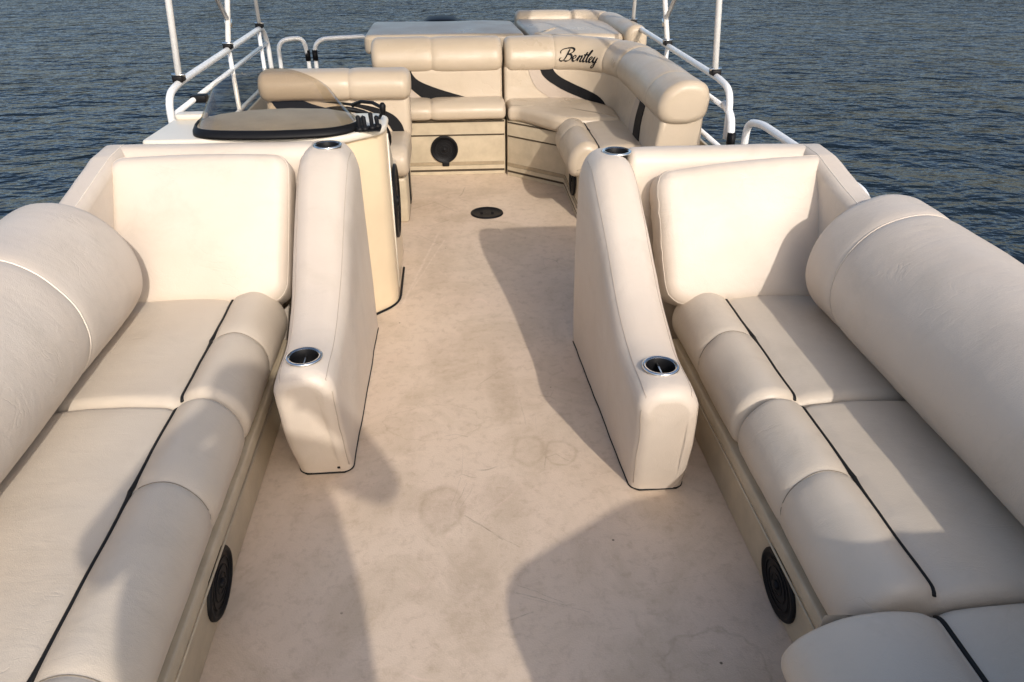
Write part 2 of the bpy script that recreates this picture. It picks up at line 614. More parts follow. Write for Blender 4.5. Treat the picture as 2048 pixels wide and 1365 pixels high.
def rbox(name, x0, x1, y0, y1, z0, z1, mat, parent=None, r=0.01, seg=3):
    me = bpy.data.meshes.new(name)
    bm = bmesh.new()
    bmesh.ops.create_cube(bm, size=1)
    for v in bm.verts:
        v.co = Vector(((x0 + x1) / 2 + v.co.x * (x1 - x0), (y0 + y1) / 2 + v.co.y * (y1 - y0), (z0 + z1) / 2 + v.co.z * (z1 - z0)))
    if r:
        bmesh.ops.bevel(bm, geom=bm.edges[:], offset=r, segments=seg, profile=0.5, affect='EDGES')
    vs = [v.co.copy() for v in bm.verts]
    bm.verts.index_update()
    fs = [tuple(v.index for v in f.verts) for f in bm.faces]
    bm.free()
    bpy.data.meshes.remove(me)
    o = mesh(name, vs, fs, mat, parent, smooth=False)
    if r:
        smooth_by_angle(o, 40)
    return o


def smooth_by_angle(o, deg):
    me = o.data
    me.polygons.foreach_set('use_smooth', [True] * len(me.polygons))
    bm = bmesh.new()
    bm.from_mesh(me)
    for e in bm.edges:
        if len(e.link_faces) == 2 and e.calc_face_angle(0) > math.radians(deg):
            e.smooth = False
    bm.to_mesh(me)
    bm.free()


def pillow(name, outline, thick, r, crown, mp, mat, parent=None, wob=0.002, back=0.0, seed=0.0, pucker=None):
    """cushion: outline (a,b), axis t; front face at +t crowned"""
    o2 = ccw(np.array(outline, float))
    nm = normals2(o2)
    N = len(o2)
    cen = o2.mean(0)
    bc = (o2.max(0) + o2.min(0)) / 2
    bh = (o2.max(0) - o2.min(0)) / 2
    rings = []
    K = 7
    for k in range(K + 1):                                     # back edge
        a = -math.pi / 2 + math.pi / 2 * k / K
        rings.append(('i', r * (1 - math.cos(a)), -thick / 2 + r + r * math.sin(a)))
    for k in range(K + 1):
        a = math.pi / 2 * k / K
        rings.append(('i', r * (1 - math.cos(a)), thick / 2 - r + r * math.sin(a)))
    sc = [.94, .85, .72, .56, .38, .2, .06]
    verts, grid = [], []
    last = None

    def emit(q, tt):
        ring = []
        for i, (a, b) in enumerate(q):
            k = noise.noise(Vector((a * 6 + seed, b * 6, tt * 6 + seed)))
            dt = k * wob * 1.3
            if tt > 0:
                uu = min(1, abs(a - bc[0]) / bh[0])
                vv = min(1, abs(b - bc[1]) / bh[1])
                dt += crown * (1 - uu ** 2.4) * (1 - vv ** 2.4)
            aa, bb = a, b
            if pucker is not None:
                aa, bb, dd = pucker(a, b, tt)
                dt += dd
            ring.append(Vector(mp(aa, bb, tt + dt)))
        grid.append(ring)
        verts.extend(ring)
    # back crown inward rings first
    q_in = o2 - nm * r
    for s in sc[::-1]:
        emit(cen + (q_in - cen) * s, -thick / 2 - back * (1 - s ** 3))
    for (_, ins, tt) in rings:
        emit(o2 - nm * ins, tt)
    for s in sc:
        emit(cen + (q_in - cen) * s, thick / 2)
    faces = []
    R_ = len(grid)
    for j in range(R_ - 1):
        for i in range(N):
            i2 = (i + 1) % N
            faces.append((j * N + i, j * N + i2, (j + 1) * N + i2, (j + 1) * N + i))
    for base_i in (0, (R_ - 1) * N):
        verts.append(sum(grid[base_i // N], Vector()) / N)
        for i in range(N):
            faces.append((base_i + i, base_i + (i + 1) % N, len(verts) - 1))
    o = mesh(name, verts, faces, mat, parent)
    return o, grid


def prism(name, poly, z0, z1, mat, parent=None, r=0.0, mp=lambda a, b, t: (a, b, t)):
    """polygon (a,b) extruded along t with small edge rounding"""
    poly = ccw(np.array(poly, float))
    nm = normals2(poly)
    if r:
        st = stations(z0, z1, r, 10.0, steps=4)
    else:
        st = [(z0, 0, 0), (z1, 0, 0)]
    verts, faces = [], []
    N = len(poly)
    for (t, e, s) in st:
        for a, b in poly - nm * e:
            verts.append(mp(a, b, t))
    for j in range(len(st) - 1):
        for i in range(N):
            i2 = (i + 1) % N
            faces.append((j * N + i, j * N + i2, (j + 1) * N + i2, (j + 1) * N + i))
    faces.append(tuple(range(N)))
    faces.append(tuple(range((len(st) - 1) * N, len(st) * N)))
    o = mesh(name, verts, faces, mat, parent)
    smooth_by_angle(o, 35)
    return o


def cut_holes(o, holes):
    """bore vertical cup wells (x,y,ztop,r,depth) in object o (its parent's frame at world)"""
    off = Vector((0, 0, 0))
    p = o.parent
    while p is not None:
        off += p.location
        p = p.parent
    for (x, y, z, r, d) in holes:
        vs, fs, n = [], [], 32
        for zz in (z - d, z + .06):
            for k in range(n):
                a = 2 * math.pi * k / n
                vs.append((x + r * math.cos(a) - off.x, y + r * math.sin(a) - off.y, zz - off.z))
        for k in range(n):
            fs.append((k, (k + 1) % n, n + (k + 1) % n, n + k))
        fs += [tuple(range(n)), tuple(range(n, 2 * n))]
        c = mesh('cutter', vs, fs, 'black')
        c.location = off
        bpy.context.view_layer.update()
        for solver, self_on in (('MANIFOLD', False), ('EXACT', False), ('EXACT', True), ('FAST', False)):
            md = o.modifiers.new('well', 'BOOLEAN')
            md.object = c
            md.operation = 'DIFFERENCE'
            try:
                md.solver = solver
            except TypeError:
                o.modifiers.clear()
                continue
            if self_on:
                md.use_self = True
            dg = bpy.context.evaluated_depsgraph_get()
            me = bpy.data.meshes.new_from_object(o.evaluated_get(dg))
            o.modifiers.clear()
            near = [v.co + off for v in me.vertices if math.hypot(v.co.x + off.x - x, v.co.y + off.y - y) < r * 1.02]
            if near and max(v.z for v in near) < z + .03 and min(v.z for v in near if v.z > .1) < z - d * .9:
                o.data = me
                break
            bpy.data.meshes.remove(me)
        else:
            print('well not bored', x, y)
        bpy.data.objects.remove(c)
    smooth_by_angle(o, 40)
    while len(o.data.materials) > 1:
        o.data.materials.pop()


def cup_holder(x, y, z, parent, r=0.043):
    """steel flange with a black well and its drain divider"""
    prof = [(r + .007, -.002), (r + .0075, .002), (r + .004, .0042), (r - .001, .0042), (r - .004, .001), (r - .006, -.02), (r - .0075, -.075), (0.001, -.078)]
    n = 40
    vs, fs = [], []

    def rev(pr, nm, mt, par):
        vs, fs = [], []
        for k in range(n):
            a = 2 * math.pi * k / n
            for (q, zz) in pr:
                vs.append((x + q * math.cos(a), y + q * math.sin(a), z + zz))
        m = len(pr)
        for k in range(n):
            k2 = (k + 1) % n
            for j in range(m - 1):
                fs.append((k * m + j, k * m + j + 1, k2 * m + j + 1, k2 * m + j))
        return mesh(nm, vs, fs, mt, par, fix=False)
    h = rev(prof[3:], 'cup_holder', 'black', parent)
    rev(prof[:5], 'rim', 'chrome', h)
    rbox('divider', x - .0018, x + .0018, y - r + .008, y + r - .008, z - .05, z - .012, 'chrome', h, 0)
    return h


def disc_speaker(c, nrm, r, parent, name='speaker', sx=1.0):
    """round black grille with raised ring, cone and mesh ribs; nrm is the outward axis"""
    nrm = Vector(nrm).normalized()
    a = Vector((0, 0, 1))
    u = a.cross(nrm).normalized()
    v = nrm.cross(u)
    c = Vector(c)
    n = 36

    def rev(pr, nm, mt, par):
        vs, fs = [], []
        for k in range(n):
            an = 2 * math.pi * k / n
            for (q, h) in pr:
                vs.append(c + (u * math.cos(an) * sx + v * math.sin(an)) * q + nrm * h)
        m = len(pr)
        for k in range(n):
            k2 = (k + 1) % n
            for j in range(m - 1):
                fs.append((k * m + j, k2 * m + j, k2 * m + j + 1, k * m + j + 1))
        return mesh(nm, vs, fs, mt, par)
    s = rev([(r, 0), (r, .008), (r * .96, .012), (r * .88, .012), (r * .86, .007), (r * .5, .009), (.001, .010)], name, 'black', parent)
    for q in (.3, .5, .7):
        tube('grille_ring', [c + (u * math.cos(i * math.pi / 12) * sx + v * math.sin(i * math.pi / 12)) * r * q + nrm * .0098 for i in range(24)], .0014, 'black', s, True, 5)
    rev([(r * .14, .008), (r * .14, .015), (r * .1, .018), (.001, .019)], 'dust_cap', 'black', s)
    return s


# ------------------------------------------------------------------ setting
def big_plane(name, z, mat, size):
    o = mesh(name, [(-size, -size, z), (size, -size, z), (size, size, z), (-size, size, z)], [(0, 1, 2, 3)], mat, None, False)
    return tag(o, kind='structure')


big_plane('water', -0.55, 'water', 3000)
dk = prism('deck', rpoly([(-1.27, -1.2), (1.36, -1.2), (1.36, 6.45), (-1.27, 6.45)], [.35, .35, .06, .06]), -0.06, 0.0, 'deck')
tag(dk, kind='structure')
for i, (px, lab) in enumerate(((-0.88, 'silver aluminium float under the helm side of the deck'), (0.97, 'silver aluminium float under the corner sofa side of the deck'))):
    ft = tube('pontoon', [(px, -1.9, -.42), (px, -1.5, -.44), (px, -.9, -.44), (px, 6.2, -.44), (px, 6.3, -.44)], [.06, .22, .31, .31, .25], 'alu', None, n=28)
    tag(ft, lab, 'pontoon', 'pontoons under the deck')
sk = thing('deck_socket', 'black round table socket set in the deck before the stern bench', 'socket', (.173, 4.007, 0))
n = 40
vs, fs = [], []
pr = [(.092, .0005), (.090, .006), (.080, .008), (.076, .004), (.03, .004), (.001, .004)]
for k in range(n):
    a = 2 * math.pi * k / n
    for q, h in pr:
        vs.append((.173 + q * math.cos(a), 4.007 + q * math.sin(a), h))
for k in range(n):
    for j in range(len(pr) - 1):
        k2 = (k + 1) % n
        fs.append((k * 6 + j, k2 * 6 + j, k2 * 6 + j + 1, k * 6 + j + 1))
mesh('cover_plate', vs, fs, 'black', sk)
for (qx, qy) in ((.03, 0), (-.03, 0)):
    rbox('grip_slot', .173 + qx - .008, .173 + qx + .008, 4.007 - .02, 4.007 + .02, .0035, .0075, 'blackv', sk, .002, 2)

# ------------------------------------------------------------------ bow lounges
SEAT_CTRL = [(.012, .215), (-.012, .27), (.000, .330), (.040, .378), (.085, .393), (.132, .380), (.155, .357), (.176, .367), (.26, .374),
             (.36, .372), (.43, .362), (.455, .33), (.455, .25), (.42, .215), (.24, .21), (.08, .208)]


def seat_profile(scale_roll=1.0, depth=None):
    c = []
    for u, z in SEAT_CTRL:
        if u < .155:
            u = u * scale_roll
        else:
            u = u + .155 * (scale_roll - 1)
        c.append((u, z))
    return spline(c, 84)


def seat_cushion(par, x0, sg, y0, y1, seams, seed, roll=1.0, mat='seat', end_r=.035, dz=0.0, er=None, name='seat_cushion', back=None, stitch=True):
    prof = seat_profile(roll)
    up = .155 * roll
    if back is not None:
        prof[:, 0] = np.where(prof[:, 0] > up, up + (prof[:, 0] - up) * (back - up) / (.455 - .155), prof[:, 0])
    mp = lambda a, b, t: (x0 + sg * a, t, b + dz)
    sw = lambda a, b: (1.0 if a < up - .02 else max(0, 1 - (a - up + .02) / .04)) if b > .24 else 0.2
    st = stations(y0, y1, end_r, .035, [(s, .009, .045) for s in seams])
    o, grid, pf = pad(name, prof, st, mp, mat, par, .0030, sw, er, seed)
    # black piping along the valley between roll and seat
    ip = min((i for i in range(len(pf)) if pf[i, 1] > .3), key=lambda i: abs(pf[i, 0] - up))
    pts = []
    for j, (t, e, s) in enumerate(st):
        if e < .012:
            p = grid[j][ip].copy()
            p.z += .0012
            p.x += sg * .010 * (s / .009)
            pts.append(p)
    tube('piping', pts, .0056, 'pipe', o)
    if stitch:
        for sm in seams:
            j = min(range(len(st)), key=lambda j: abs(st[j][0] - sm))
            idx = [i for i in range(len(pf)) if pf[i, 0] < up - .006 and pf[i, 1] > .25]
            idx.sort(key=lambda i: math.atan2(pf[i, 1] - .29, pf[i, 0] - .09))
            tube('stitch_line', [grid[j][i] + Vector((0, 0, .0006)) for i in idx], .0014, 'thread', o, n=5)
    # welt along the far end top edge
    return o


def bolster(par, xc, sg, y0, y1, seams, seed, zc=.53, rx=.222, rz=.222, light=True):
    prof = np.array([(rx * math.cos(q) * (1 if math.cos(q) < 0 else .92), zc + rz * (math.sin(q) if math.sin(q) > 0 else math.sin(q) * .92)) for q in np.linspace(0, 2 * math.pi, 73)[:-1]])
    mp = lambda a, b, t: (xc + sg * a, t, b)
    st = stations(y0, y1, .05, .05, [(s, .006, .03) for s in seams])
    o, grid, pf = pad('bolster', prof, st, mp, 'cream', par, .0035, None, None, seed)
    for s in seams:
        j = min(range(len(st)), key=lambda j: abs(st[j][0] - s))
        idx = [i for i in range(len(pf)) if pf[i, 0] < rx * .7]
        idx.sort(key=lambda i: math.atan2(pf[i, 1] - zc, -pf[i, 0]))
        cxy = sum((grid[j][i] for i in idx), Vector()) / len(idx)
        tube('welt', [grid[j][i] + (grid[j][i] - cxy).normalized() * .001 for i in idx], .0028, 'welt' if light else 'cream', o, n=6)
    return o


def lounge_base(par, x0, sg, y0, y1, depth, speaker_y):
    prof = rpoly([(.012, 0), (.004, .15), (-.006, .17), (-.006, .205), (depth, .205), (depth, 0)], [.004, .01, .006, .006, .01, .01], 3)
    st = stations(y0, y1, .012, .5)
    o, g, pf = pad('base', prof, st, lambda a, b, t: (x0 + sg * a, t, b), 'base', par, 0)
    smooth_by_angle(o, 35)
    tube('trim_bead', [(x0 - sg * .008, y0 + .03, .163), (x0 - sg * .008, y1 - .03, .163)], .003, 'base', o, n=6)
    disc_speaker((x0 + sg * .010, speaker_y, .083), (-sg, 0, -.05), .080, o, sx=1.2)
    rbox('back_panel', *sorted((x0 + sg * .50, x0 + sg * .61)), y0 + .02, y1 - .08, .19, .36, 'base', o, .01)
    return o


L = thing('bow_lounge', 'long cream lounge with bolster on the windscreen side of the boat', 'lounge', (-.85, 1.3, 0), 'bow lounges along both sides')
lounge_base(L, -.60, -1, .15, 2.30, .66, 1.325)
c1 = seat_cushion(L, -.60, -1, 1.695, 2.335, [2.03], 1.0, back=.50)
c2 = seat_cushion(L, -.60, -1, .42, 1.690, [1.35, .86], 5.0, back=.50)
bolster(L, -1.195, -1, .2, 2.225, [1.80, .75], 2.0)

Rr = thing('bow_lounge', 'long cream lounge with bolster and rounded bow corner seat', 'lounge', (1.0, 1.3, 0), 'bow lounges along both sides')
lounge_base(Rr, .735, 1, .88, 2.20, .62, 1.215)
seat_cushion(Rr, .735, 1, 1.575, 2.235, [1.92], 9.0, back=.48)
seat_cushion(Rr, .735, 1, .915, 1.570, [1.27], 12.0, back=.48)
ERC = lambda a, b: 3.6 if a < .1 else (3.6 - 2.6 * min(1, (a - .1) / .2))
corner = seat_cushion(Rr, .592, 1, .05, .905, [.5], 15.0, roll=1.75, er=ERC, end_r=.04, back=.60, name='corner_seat_cushion')
prf = rpoly([(.63, 0.03), (.63, .84), (.70, .90), (1.25, .90), (1.25, .03)], [.05, .06, .02, .01, .01])
prism('corner_base', prf, 0, .205, 'base', Rr, .006)
bolster(Rr, 1.305, 1, .10, 2.10, [1.90], 7.0, light=False)
# backrest across the bow end of the corner seat
bprof = spline([(0.02, .36), (.0, .45), (.01, .58), (.03, .68), (.09, .735), (.17, .73), (.21, .65), (.21, .45), (.19, .37), (.1, .36)], 60)
pad('bow_backrest', bprof, stations(.40, 1.30, .07, .06), lambda a, b, t: (t, float(np.interp(t, [.40, .47, .78, .95, 1.3], [.27, .32, .53, .58, .60])) - a, b), 'cream', Rr, .003)

# ------------------------------------------------------------------ arm units (aisle arm, cross panel, side wing)


def arm_unit(label, ax0, ax1, yf, panel_x, py0, py1, wing_x, wing_y, sg, seed, cups):
    """ax0..ax1 aisle arm; yf foot front; panel between arm and wing; sg -1 left, +1 right"""
    cx = (ax0 + ax1) / 2
    A = thing('arm_unit', label, 'arm unit', (cx, (yf + py1) / 2, 0), 'upholstered arm units beside the aisle')
    wdt = ax1 - ax0
    zk = spline([(yf - .2, .40), (yf - .115, .418), (yf - .05, .431), (yf + .07, .434), (yf + .19, .466), (yf + .34, .535), (py0 - .20, .695), (py0 - .06, .768), (py0 + .02, .775), (py1 + .03, .776)], 80, False)
    ztop = lambda yy: float(np.interp(yy, zk[:, 0], zk[:, 1]))
    yfront = lambda zz: float(np.interp(zz, [-.06, 0, .12, .25, .36, .44], [yf + .015, yf, yf - .045, yf - .088, yf - .113, yf - .112]))
    Z0 = .432
    sec = dense(rpoly([(-wdt / 2, -.058), (wdt / 2, -.058), (wdt / 2, Z0), (-wdt / 2, Z0)], [.03, .03, .062, .062], 8), .03)
    Ls = py1 - (yf - .113)
    foot_dx = .032 if sg > 0 else 0.0

    def amap(a, b, t):
        f = t / Ls
        yy = yfront(b) + f * (py1 - yfront(b))
        zt = ztop(yf - .113 + t)
        k = 1 + .10 * f * (1 - max(0, b) / Z0) + .05 * math.sin(math.pi * max(0, min(1, b / Z0))) * math.exp(-f * 1.5) - .03 * (1 - f) * max(0, 1 - max(0, b) / .2)
        sag = .004 * math.sin(yy * 9 + b * 4) * math.sin(b / Z0 * math.pi)
        return (cx + a * k - (1 if a < 0 else max(0, 1 - a / .03)) * (.038 if sg < 0 else .014) * max(0, min(1, (f - .2) / .6)) * max(0, b) / Z0 + foot_dx * max(0, 1 - b / .40) * max(0, 1 - f) + sag, yy, b * zt / Z0 if b > 0 else b)
    st = stations(0, Ls, .034, .03, steps=9)
    arm, g, pf = pad('aisle_arm', sec, st, amap, 'cream', A, .0030, None, None, seed)
    cut_holes(arm, [(x, y, z, .046, .09) for (x, y, z) in cups])
    for (x, y, z) in cups:
        cup_holder(x, y, z, arm)
    # stitched edges of the arm's cover: along the top and down the front corners
    for sd_ in (-1, 1):
        i_t = min(range(len(pf)), key=lambda i: abs(pf[i, 0] - sd_ * (wdt / 2 - .020)) + abs(pf[i, 1] - Z0 + .012))
        tube('edge_seam', [g[j][i_t] for j in range(6, len(st) - 10)], .0013, 'taupe', arm, n=5)
        fr_ = sorted([i for i in range(len(pf)) if pf[i, 0] * sd_ > wdt / 2 - .012 and .02 < pf[i, 1] < Z0 - .05], key=lambda i: pf[i, 1])
        tube('edge_seam', [g[5][i] for i in fr_] + [g[6][i_t]], .0013, 'taupe', arm, n=5)
    # dark trim where the cover meets the deck
    lo = [i for i in range(len(pf)) if abs(pf[i, 1]) < .02]
    for sd_ in (-1, 1):
        i_f = min((i for i in lo if pf[i, 0] * sd_ > 0), key=lambda i: abs(pf[i, 1]))
        tube('floor_trim', [Vector((g[j][i_f].x, g[j][i_f].y, .003)) for j in range(4, len(st) - 9)], .0032, 'pipe', arm, n=6)
    i_l = min((i for i in lo if pf[i, 0] < 0), key=lambda i: abs(pf[i, 1]))
    i_r = min((i for i in lo if pf[i, 0] > 0), key=lambda i: abs(pf[i, 1]))
    pl_, pr_ = g[4][i_l], g[4][i_r]
    tube('floor_trim', [Vector((pl_.x, pl_.y, .003)), Vector((pl_.x + .012, yf - .002, .003)), Vector((pr_.x - .012, yf - .002, .003)), Vector((pr_.x, pr_.y, .003))], .0032, 'pipe', arm, n=6)
    if sg < 0:
        tb = rbox('screw_cap', ax1 - .045, ax1 - .033, yf - .010, yf - .002, .022, .034, 'black', arm, .003, 2)
    # cross panel behind the back cushion
    cp = rpoly([(py0 - .02, .006), (py0, .70), (py0 + .01, .772), (py1, .778), (py1 + .01, .006)], [.01, .1, .045, .04, .01], 5)
    cp = dense(cp, .05)
    x0, x1 = sorted(panel_x)
    pad('cross_panel', cp, stations(x0, x1, .03, .06), lambda a, b, t: (t, a, b), 'cream', A, .003, None, None, seed + 3)
    # wing on the outer side, top falling towards the bow
    y0, y1 = wing_y
    wp = dense(rpoly([(y0, .30), (y0 - .012, .64), (y0 + .02, .705), (y1 - .16, .772), (y1, .778), (y1 + .01, .006), (y0 + .1, .006)], [.02, .05, .035, .12, .04, .01, .02], 5), .04)
    x0, x1 = sorted(wing_x)
    wg, g2, pf2 = pad('side_wing', wp, stations(x0, x1, .032, .03), lambda a, b, t: (t, a, b), 'cream', A, .004, None, None, seed + 5)
    idx = [i for i in range(len(pf2)) if pf2[i, 1] > .60 and pf2[i, 0] < y1 - .02]
    idx.sort(key=lambda i: pf2[i, 0])
    jj = 6 if sg > 0 else -7
    tube('edge_seam', [g2[jj][i] for i in idx], .0016, 'welt', wg, n=5)
    return A


arm_unit('cream padded arm and panel with two cup holders before the helm console', -.508, -.345, 1.815, (-.48, -1.19), 2.63, 2.745, (-1.125, -1.225), (2.225, 2.74), -1, 3.0,
         [(-.430, 1.79, .432), (-.438, 2.645, .776)])
arm_unit('cream padded arm and panel with two cup holders, standing free of the console', .450, .612, 1.665, (.59, 1.28), 2.46, 2.575, (1.20, 1.30), (2.055, 2.57), 1, 21.0,
         [(.530, 1.667, .432), (.552, 2.49, .776)])


def back_cushion(label, xa, xb, yb, yt, zb, zt, seed, dz_l=0, dz_r=0, puck=False):
    """loose square cushion leaning on the cross panel; its front looks to the bow"""
    wdt, hgt = xb - xa, math.hypot(zt - zb, yt - yb)
    B = thing('back_cushion', label, 'cushion', ((xa + xb) / 2, (yb + yt) / 2, zb), 'square back cushions on the bow lounges')
    ol = dense(rpoly([(-wdt / 2 + .02, 0), (wdt / 2 - .02, 0), (wdt / 2, hgt + dz_r), (-wdt / 2, hgt + dz_l)], [.07, .07, .045, .045], 7), .018)
    # bulge of the sides and top
    q = ol.copy()
    q[:, 1] += .012 * (1 - (2 * ol[:, 0] / wdt) ** 2) * (ol[:, 1] > hgt * .5)
    q[:, 0] += .006 * np.sign(ol[:, 0]) * (1 - (2 * ol[:, 1] / hgt - 1) ** 2)
    up = Vector((0, yt - yb, zt - zb)).normalized()
    nr = Vector((0, -up.z, up.y))
    org = Vector(((xa + xb) / 2, yb, zb)) - nr * .075

    def mp(a, b, t):
        return org + Vector((a, 0, 0)) + up * b + nr * t
    pk = None
    if puck:
        def pk(a, b, t):
            k = max(0, 1 - (a + wdt / 2) / .07)
            k2 = max(0, 1 - (hgt + dz_l - b) / .06) * .6
            wv = math.sin(b * 210 + 3 * math.sin(b * 47)) * k + math.sin(a * 190 + 2 * math.sin(a * 61)) * k2
            return a + .0012 * wv, b, .0026 * wv
    o, g = pillow('cover', q, .15, .042, .030, mp, 'cream', B, .003, .0, seed, pk)
    # piped edges front and back
    tube('edge_seam', [v for v in g[7 + 8 + 2]], .0014, 'cream', o, True, 6)
    return B


back_cushion('plump cream back cushion leaning on the panel by the windscreen', -1.15, -.556, 2.275, 2.545, .352, .782, 4.0)
back_cushion('puckered cream back cushion across the aisle from the windscreen', .668, 1.268, 2.155, 2.385, .352, .775, 14.0, -.035, .012, True)

# ------------------------------------------------------------------ helm console
H = thing('helm_console', 'tan helm console with low tinted windscreen and black switches', 'helm console', (-.68, 3.15, 0))
foot = dense(rpoly([(-1.10, 2.795), (-.40, 2.795), (-.265, 2.93), (-.265, 3.50), (-.36, 3.56), (-1.10, 3.56)], [.03, .12, .10, .06, .04, .03], 6), .05)
foot2 = dense(rpoly([(-1.10, 2.795), (-.40, 2.795), (-.265, 2.93), (-.265, 3.08), (-.30, 3.12), (-1.10, 3.12)], [.03, .12, .10, .03, .04, .03], 6), .05)
prism('console_body', foot2, .004, .745, 'gel', H, .004)
foot3 = dense(rpoly([(-1.08, 3.05), (-.268, 3.05), (-.268, 3.50), (-.36, 3.56), (-1.08, 3.56)], [.01, .01, .06, .04, .03], 6), .05)
prism('knee_box', foot3, .006, .470, 'gel', H, .006)
topf = dense(rpoly([(-1.115, 2.765), (-.41, 2.765), (-.255, 2.90), (-.255, 3.07), (-.30, 3.13), (-1.09, 3.13)], [.02, .12, .10, .04, .04, .03], 6), .05)
prism('console_top', topf, .742, .772, 'white', H, .012)
prism('rear_lip', rpoly([(-1.085, 3.06), (-.965, 3.06), (-.965, 3.125), (-1.085, 3.125)], .02, 4), .770, .792, 'white', H, .008)
tube('floor_seal', bend([(-.50, 2.79, .004), (-.40, 2.788, .004), (-.258, 2.925, .004), (-.258, 3.3, .004)], .08), .005, 'pipe', H)
# oval speaker on the aisle side
sp = disc_speaker((-.264, 3.19, .375), (1, 0, 0), .16, H, 'side_speaker', 1.0)
# bright corner trim
tube('corner_bead', [(-.262, 3.0, .05), (-.260, 3.0, .72)], .004, 'white', H)


def screen_base(s):
    """plan line of the windscreen foot, s in 0..1 from outboard to aisle"""
    c = spline([(-.955, 3.00), (-.945, 2.87), (-.88, 2.80), (-.72, 2.775), (-.58, 2.775), (-.44, 2.80), (-.365, 2.87), (-.345, 2.98)], 60, False)
    f = s * 59
    i = min(58, int(f))
    return c[i] + (c[i + 1] - c[i]) * (f - i)


vs, fs = [], []
NS, NT = 48, 10
for layer in (0, .004):
    for i in range(NS + 1):
        s = i / NS
        bx, by = screen_base(s)
        hh = .200 * (math.sin(math.pi * min(1, max(0, s * .96 + .02))) ** .62)
        cxn = -.63
        for j in range(NT + 1):
            v = j / NT
            k = hh * v
            vs.append((bx + (cxn - bx) * (.15 if s < .35 else .15 + .20 * min(1, (s - .35) / .3)) * v, by + k * 1.05 + layer, .776 + k - layer * .5 + .006 * math.sin(v * math.pi)))
n1 = (NS + 1) * (NT + 1)
for L_ in (0, 1):
    for i in range(NS):
        for j in range(NT):
            a = L_ * n1 + i * (NT + 1) + j
            fs.append((a, a + 1, a + NT + 2, a + NT + 1))
rim = [i * (NT + 1) for i in range(NS + 1)] + [NS * (NT + 1) + j for j in range(1, NT + 1)] + [i * (NT + 1) + NT for i in range(NS - 1, -1, -1)] + [j for j in range(NT - 1, 0, -1)]
for a, b in zip(rim, rim[1:] + rim[:1]):
    fs.append((a, b, n1 + b, n1 + a))
ws = mesh('windscreen', vs, fs, 'glass', H)
gk = []
for i in range(50):
    bx, by = screen_base(i / 49)
    gk.append((bx, by - .006, .784))
vsg, fsg = [], []
for i, (bx, by, bz) in enumerate(gk):
    for (dy, z) in ((-.026, .773), (-.024, .784), (-.004, .799), (.004, .799), (.012, .773)):
        nx = (bx + .65) * .18
        vsg.append((bx + nx * (-dy / .03) * .12, by + dy, z))
for i in range(49):
    for k in range(5):
        k2 = (k + 1) % 5
        fsg.append((i * 5 + k, i * 5 + k2, i * 5 + 5 + k2, i * 5 + 5 + k))
fsg += [tuple(range(5)), tuple(range(245, 250))]
mesh('gasket', vsg, fsg, 'black', ws)
# dash hood behind the screen
hood = dense(np.array([screen_base(i / 30) + np.array([0, .012]) for i in range(31)] + [(-.40, 3.06), (-.50, 3.13), (-.65, 3.15), (-.80, 3.13), (-.91, 3.07)]), .03)
prism('dash_hood', hood, .768, .792, 'dash', H, .008)
# instrument binnacle and steering wheel on the helmsman's side
prism('instrument_panel', rpoly([(3.10, .735), (3.13, .735), (3.34, .56), (3.40, .465), (3.10, .465)], [.005, .02, .03, .01, .005], 3), -.95, -.275, 'dash', H, .01, mp=lambda a, b, t: (t, a, b))
wc, wax = Vector((-.475, 3.385, .605)), Vector((0, .80, .60)).normalized()
u, v = Vector((1, 0, 0)), wax.cross(Vector((1, 0, 0)))
wheel = tube('steering_wheel', [wc + (u * math.cos(i * math.pi / 18) + v * math.sin(i * math.pi / 18)) * .19 for i in range(36)], .011, 'black', H, True, 10)
for k in range(3):
    a = math.pi / 2 + k * 2 * math.pi / 3
    tube('spoke', [wc - wax * .03, wc + (u * math.cos(a) + v * math.sin(a)) * .185], .008, 'black', wheel, n=6)
tube('steering_hub', [wc - wax * .17, wc - wax * .02, wc + wax * .005], [.03, .04, .035], 'black', wheel, n=14)
# throttle lever and switch levers by the aisle corner
thr = tube('throttle_lever', [(-.40, 3.14, .80), (-.36, 3.10, .822), (-.31, 3.05, .828), (-.275, 3.0, .822), (-.265, 2.975, .815)], [.009, .007, .007, .007, .009], 'black', H, n=8)
tube('knob', [(-.266, 2.972, .80), (-.266, 2.972, .835), (-.266, 2.972, .845)], [.010, .013, .006], 'black', thr, n=10)
tube('lever_shaft', [(-.290, 3.03, .770), (-.268, 2.98, .808)], .006, 'black', thr, n=8)
for (x, y, hh) in ((-.346, 2.842, .052), (-.326, 2.848, .048), (-.301, 2.862, .058), (-.283, 2.885, .040)):
    sw_ = tube('switch_lever', [(x, y, .770), (x, y, .785), (x, y, .785), (x - .003, y + .004, .772 + hh), (x - .003, y + .004, .776 + hh)], [.015, .014, .0075, .0085, .004], 'black', H, n=10)
rbox('switch_plate', -.362, -.268, 2.825, 2.905, .7725, .7765, 'black', H, .0015, 2)

